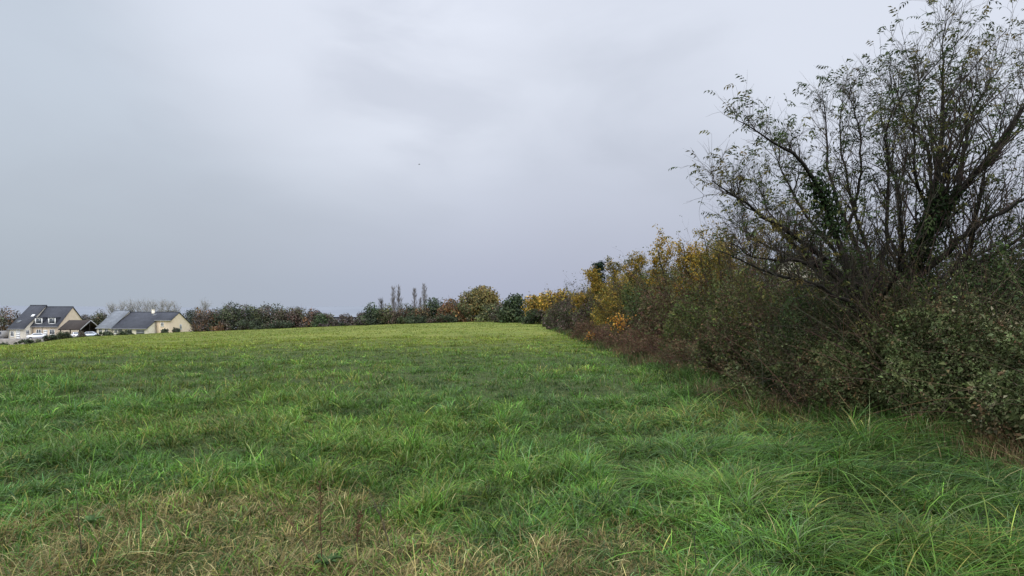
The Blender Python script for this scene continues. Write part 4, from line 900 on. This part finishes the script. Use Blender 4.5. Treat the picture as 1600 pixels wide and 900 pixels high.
bw = MB(); bw.box(-2.6, 1.6, 6.5, 6.6, -.4, 2.2); bw.build('back_wall', M['dark'], g)

# bungalow: pale grey extension, long dark roof, higher gabled end
gx, gy, gzh = -86.5, 165.0, -4.85
h = House('house', 'long cream bungalow with dark slate roof, pale grey roofed extension and chimney', gx, gy, gzh)
h.volume(-12.6, -9.1, -2.0, 5.6, 12, 1.55, 5.5, 2.4, 'render_cream', 'slate_grey')
h.window(-11.7, .25, -2.0, .8, 1.1); h.window(-10.3, .25, -2.0, .8, 1.1)
h.volume(-8.92, -0.6, -2.2, 6.2, 12.5, 1.4, 5.15, 1.6, 'render_cream', 'slate_blue')
h.skylight(-2.3, 4.6, -2.2, 1.4, 6.2, 5.15); h.chimney(-3.1, 5.6, 4.0, 5.85)
h.door(-6.9, -.2, -2.2, .9, 1.5, 'grey', panels=2); h.window(-4.6, .25, -2.2, 1.1, 1.0); h.door(-2.1, -.3, -2.2, 1.9, 1.35, 'grey', 'garage_door', 3); h.pipe(-8.8, -2.2, 1.2); h.window(-7.9, .25, -2.2, .8, 1.0)
h.volume(-.42, 3.3, 1.6, 5.6, 12.8, 3.35, 5.1, 1.6, 'render_peach', 'slate_blue')
h.window(1.2, 1.9, 1.6, .7, .9); h.pipe(-.3, 1.6, 3.2); h.window(3.3, 1.0, 6.4, 1.0, 1.2, 'x')

# neighbour's house glimpsed through the hedge
h = House('house', 'pale house with grey roof glimpsed through the tree limbs behind the hedge', 21.0, 38.0, float(gz(21, 38)))
h.volume(-4, 1.6, 0, 3.6, 7.2, 3.9, 5.35, 3.9, 'render_cream', 'slate_grey'); h.window(-2.6, 1.6, 0, 1.3, 1.3); h.window(.4, 1.6, 0, 1.1, 1.3); h.door(-1.1, 0, 0, 1.0, 2.1)

# ------------------------------------------------------------------ cars, walls, garden shrubs
def car(label, px, py_base, Yd, rot, body, van=False):
    x = (px - 800) / F * Yd; z = EYE - (py_base - HZ) / F * Yd
    root = thing('van' if van else 'parked_car', label, 'van' if van else 'car', (x, Yd, z), None if van else 'cars parked by the houses'); root.rotation_euler = (0, 0, rot)
    prof = [(-2.0, .3), (-2.05, .62), (-1.95, .9), (-1.25, .98), (-.65, 1.42), (.75, 1.46), (1.55, 1.0), (1.98, .92), (2.02, .55), (1.95, .3)]
    if van: prof = [(-2.2, .35), (-2.25, .8), (-2.1, 1.05), (-1.7, 1.15), (-1.05, 1.95), (2.2, 2.0), (2.28, 1.2), (2.25, .35)]
    top = 2.0 if van else 1.46
    mb = MB(); n = len(prof); V = []
    for sy in (-1, 1):
        for (a, b) in prof: V.append((a, sy * (.86 - .2 * max(0, (b - .9)) / (top - .9)), b))
    i = np.arange(n); q = np.stack([i, (i + 1) % n, (i + 1) % n + n, i + n], 1)
    mb.add(V, [q[:, ::-1], np.array([list(range(n))]), np.array([list(range(2 * n - 1, n - 1, -1))])]); mb.build('body', M[body], root)
    def quadpart(name, V, m): b = MB(); b.add(V, np.array([[0, 1, 2, 3]])); b.build(name, M[m], root)
    for sy in (-1, 1):
        yy = lambda b: sy * (.868 - .2 * max(0, (b - .9)) / (top - .9))
        if van: w4 = [(-1.45, 1.2), (-.95, 1.75), (-.2, 1.78), (-.2, 1.2)]
        else: w4 = [(-1.02, 1.03), (-.58, 1.36), (.68, 1.39), (1.28, 1.05)]
        quadpart('side_window', [(a, yy(b), b) for a, b in w4], 'glass')
    if van: ws = [(-1.62, 1.28), (-1.12, 1.9)]; rw = [(2.27, 1.3), (2.23, 1.85)]
    else: ws = [(-1.2, 1.04), (-.72, 1.39)]; rw = [(1.47, 1.05), (.86, 1.42)]
    for nm, ((a0, b0), (a1, b1)), sg in (('windscreen', ws, -1), ('rear_window', rw, 1)):
        quadpart(nm, [(a0 + sg * .03, -.7, b0 + .02), (a0 + sg * .03, .7, b0 + .02), (a1 + sg * .03, .6, b1 + .02), (a1 + sg * .03, -.6, b1 + .02)], 'glass')
    for sy in (-1, 1):
        l = MB(); l.box(-2.07 - .2 * van, -2.0 - .2 * van, sy * .62 - .15, sy * .62 + .15, .66, .8); l.build('headlight', M['lamp'], root)
        l = MB(); l.box(2.0 + .26 * van, 2.06 + .26 * van, sy * .66 - .12, sy * .66 + .12, .7, .86); l.build('tail_light', M['redlamp'], root)
        for wx in (-1.25, 1.25):
            a = np.linspace(0, 2 * math.pi, 20, endpoint=False)
            def disc(name, r, y0, y1, m, par):
                V = [(wx + r * math.cos(t), y, .31 + r * math.sin(t)) for y in (y0, y1) for t in a]; k = np.arange(20); b = MB()
                b.add(V, [np.stack([k, (k + 1) % 20, (k + 1) % 20 + 20, k + 20], 1), np.array([list(range(20))]), np.array([list(range(39, 19, -1))])]); return b.build(name, M[m], par)
            wl = disc('wheel', .31, sy * .70, sy * .885, 'tyre', root); disc('rim', .19, sy * .887, sy * .90, 'zinc', wl)
car('white car parked in front of the dormered two-storey house', 58, 530, 160, R(35), 'carwhite')
car('white car parked under the front edge of the carport roof', 119, 528.5, 159, R(-50), 'carwhite')
car('silver-blue car parked between the carport and the bungalow', 140, 528, 158, R(20), 'carsilver')
car('grey van at the left edge of the picture beside the rusty tree', 1, 530, 162, R(60), 'cargrey', van=True)
# parking terrace with retaining wall
def slabx(name, px0, px1, Yn, Yf, z_top, zb, m, kind=None, label=None, cat=None):
    x0 = (px0 - 800) / F * Yn; x1 = (px1 - 800) / F * Yn; mb = MB(); c = ((x0 + x1) / 2, (Yn + Yf) / 2, zb)
    mb.box(x0 - c[0], x1 - c[0], Yn - c[1], Yf - c[1], 0, z_top - zb); return tag(mb.build(name, M[m], loc=c), label, cat, kind=kind)
slabx('driveway', -260, 148, 155.5, 176, -5.75, -10, 'asphalt', 'structure')
slabx('retaining_wall', -260, 75, 154.9, 155.49, -5.55, -10, 'stone', None, 'low grey stone retaining wall below the parked cars', 'wall')
GS = 'garden shrubs in front of the houses'
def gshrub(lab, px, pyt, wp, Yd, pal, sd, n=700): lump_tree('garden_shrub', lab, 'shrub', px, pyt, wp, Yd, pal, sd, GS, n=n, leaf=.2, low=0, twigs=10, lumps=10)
gshrub('round dark shrub against the peach wall of the bungalow, nearer the garage door', 257, 514, 10, 163.5, P_DARK, 701, 500)
gshrub('reddish dark shrub against the bungalow gable, nearer its outer corner', 276, 512, 11, 165, P_DARK + P_REDB[:1], 702, 500)
gshrub('olive garden hedge bush right of the first white car', 82, 521, 22, 155, P_DARK + P_BROWN[:1], 703, 900)
gshrub('taller olive-brown garden bush in front of the carport', 101, 517, 18, 155.5, P_OLIVE + P_DARK, 704, 900)
gshrub('brown garden bush under the carport roof between the parked cars', 128, 517, 12, 157, P_BROWN + P_DARK[:1], 705, 500)
gshrub('low dark garden bush before the pale grey roofed extension', 165, 524, 22, 157, P_DARK, 706, 700)
gshrub('low olive garden bush before the bungalow windows', 196, 523, 22, 157.5, P_DARK + P_OLIVE[:1], 707, 700)
gshrub('dark clipped bush at the left edge below the retaining wall', 2, 539, 40, 149, P_DARK, 708, 900)
gshrub('dull green bush along the retaining wall below the first white car', 50, 536, 46, 150, P_DARK + P_OLIVE[:2], 709, 900)

# a bird far up over the field
p = W(655, 257, 130); bd = thing('bird', 'tiny dark bird flying alone in the grey sky over the field', 'bird', p)
mb = MB(); P = resample([[-.2, 0, 0], [-.05, 0, .02], [.1, 0, .02], [.22, 0, 0]], 8)[None]; tubes(mb, P, np.array([[.005, .03, .05, .055, .05, .04, .03, .004]]), 8, (.05, .05, .05)); mb.build('body', M['bird'], bd, smooth=True)
for sg in (-1, 1):
    wv = [(.1, 0, .03), (.06, sg * .2, .12), (-.02, sg * .42, .05), (-.06, sg * .2, .1), (-.06, 0, .03)]; mb = MB(); mb.add(wv, np.array([[0, 1, 3, 4]])); mb.add(wv[1:4], np.array([[0, 1, 2]])); mb.build('wing', M['bird'], bd)
# ------------------------------------------------------------------ light, sky, camera
SUN_EL, SUN_AZ = R(50), R(-160)       # azimuth clockwise from +Y
w = bpy.data.worlds.new('World'); bpy.context.scene.world = w; w.use_nodes = True
nt = w.node_tree; N = nt.nodes; L = nt.links
bg = N['Background']; out = N['World Output']
sky = N.new('ShaderNodeTexSky'); sky.sky_type = 'NISHITA'; sky.sun_disc = False
sky.sun_elevation = SUN_EL; sky.sun_rotation = SUN_AZ; sky.air_density = 2; sky.dust_density = 5
L.new(sky.outputs['Color'], bg.inputs['Color']); bg.inputs['Strength'].default_value = 0.07
tc = N.new('ShaderNodeTexCoord'); DIR = tc.outputs['Generated']
sep = N.new('ShaderNodeSeparateXYZ'); L.new(DIR, sep.inputs['Vector'])
def wmap(sx, sy, sz, rz=0):
    m = N.new('ShaderNodeMapping'); m.inputs['Scale'].default_value = (sx, sy, sz); m.inputs['Rotation'].default_value = (0, rz, 0)
    L.new(DIR, m.inputs['Vector']); return m.outputs['Vector']
def wnoise(vec, sc, det, ro=.55, dist=0.0):
    n = N.new('ShaderNodeTexNoise'); n.inputs['Scale'].default_value = sc; n.inputs['Detail'].default_value = det
    n.inputs['Roughness'].default_value = ro; n.inputs['Distortion'].default_value = dist; L.new(vec, n.inputs['Vector']); return n.outputs['Fac']
def wr(src, a, b, c=0.0, d=1.0, smooth=True):
    r = N.new('ShaderNodeMapRange'); r.interpolation_type = 'SMOOTHSTEP' if smooth else 'LINEAR'
    for nme, val in (('From Min', a), ('From Max', b), ('To Min', c), ('To Max', d)): r.inputs[nme].default_value = val
    L.new(src, r.inputs['Value']); return r.outputs['Result']
def wmath(op, a, b):
    m = N.new('ShaderNodeMath'); m.operation = op
    for k, s in enumerate((a, b)):
        if isinstance(s, (int, float)): m.inputs[k].default_value = s
        else: L.new(s, m.inputs[k])
    return m.outputs[0]
def wmix(fac, a, b):
    m = N.new('ShaderNodeMix'); m.data_type = 'RGBA'
    if isinstance(fac, (int, float)): m.inputs['Factor'].default_value = fac
    else: L.new(fac, m.inputs['Factor'])
    for k, s in (('A', a), ('B', b)):
        if isinstance(s, tuple): m.inputs[k].default_value = (*s, 1)
        else: L.new(s, m.inputs[k])
    return m.outputs['Result']
def wdot(d):
    m = N.new('ShaderNodeVectorMath'); m.operation = 'DOT_PRODUCT'; L.new(DIR, m.inputs[0]); m.inputs[1].default_value = tuple(nrm(np.array(d))); return m.outputs['Value']
def pxdir(px, py): return ((px - 800) / F, 1.0, (HZ - py) / F)
HOR_L, HOR_R, TOP_L, TOP_R = (.445, .51, .585), (.47, .51, .66), (.60, .67, .775), (.78, .825, .94)
lr = wr(sep.outputs['X'], -.62, .12)
hor = wmix(lr, HOR_L, HOR_R)
el = wr(sep.outputs['Z'], -.02, .30)
base = wmix(el, hor, wmix(lr, TOP_L, TOP_R))
# broad cloud tone, streaks and the darker ragged patch
cl = wnoise(wmap(1.6, 1.6, 3.6, .25), 1.5, 5, .5, .4)
base2 = wmix(wr(cl, .38, .68, .0, .32), base, (.45, .49, .58))
bright = wr(wdot(pxdir(560, -70)), .935, .995)
base2 = wmix(wmath('MULTIPLY', bright, .58), base2, (.93, .97, 1.09))
sm = wr(wdot(pxdir(640, 130)), .982, .999)
smn = wr(wnoise(wmap(1.2, 1.2, 3.0, -.5), 3.6, 4, .5, .3), .34, .66)
base2 = wmix(wmath('MULTIPLY', wmath('MULTIPLY', sm, smn), .42), base2, (.53, .57, .68))
rt = wr(wdot(pxdir(1010, 340)), .965, 1.0)
base2 = wmix(wmath('MULTIPLY', rt, .3), base2, (.46, .50, .61))
b2 = N.new('ShaderNodeBackground'); L.new(base2, b2.inputs['Color'])
zen = wr(sep.outputs['Z'], .42, .85, 1.0, 3.8)      # an overcast sky is brightest overhead
L.new(zen, b2.inputs['Strength'])
mx = N.new('ShaderNodeMixShader'); mx.inputs['Fac'].default_value = .9
L.new(bg.outputs['Background'], mx.inputs[1]); L.new(b2.outputs['Background'], mx.inputs[2]); L.new(mx.outputs['Shader'], out.inputs['Surface'])
sd = bpy.data.lights.new('sun', 'SUN'); sd.energy = 2.0; sd.angle = R(40); sd.color = (1, .97, .92)
so = bpy.data.objects.new('sun', sd); C.objects.link(so)
from mathutils import Vector
sv = Vector((math.sin(SUN_AZ) * math.cos(SUN_EL), math.cos(SUN_AZ) * math.cos(SUN_EL), math.sin(SUN_EL)))
so.rotation_euler = sv.to_track_quat('Z', 'Y').to_euler(); so.location = (0, 0, 60)

cd = bpy.data.cameras.new('camera'); cam = bpy.data.objects.new('camera', cd); C.objects.link(cam)
cd.sensor_width = 36; cd.lens = 36 * F / 1600; cd.shift_y = (HZ - 450) / 1600
cd.clip_start = .05; cd.clip_end = 30000
cam.location = (0, 0, EYE); cam.rotation_euler = (R(90), 0, 0)
sc = bpy.context.scene; sc.camera = cam
sc.view_settings.view_transform = 'Standard'; sc.view_settings.look = 'None'; sc.view_settings.exposure = 0
sc.cycles.max_bounces = 6; sc.cycles.diffuse_bounces = 3; sc.cycles.transmission_bounces = 4
sc.cycles.use_denoising = True
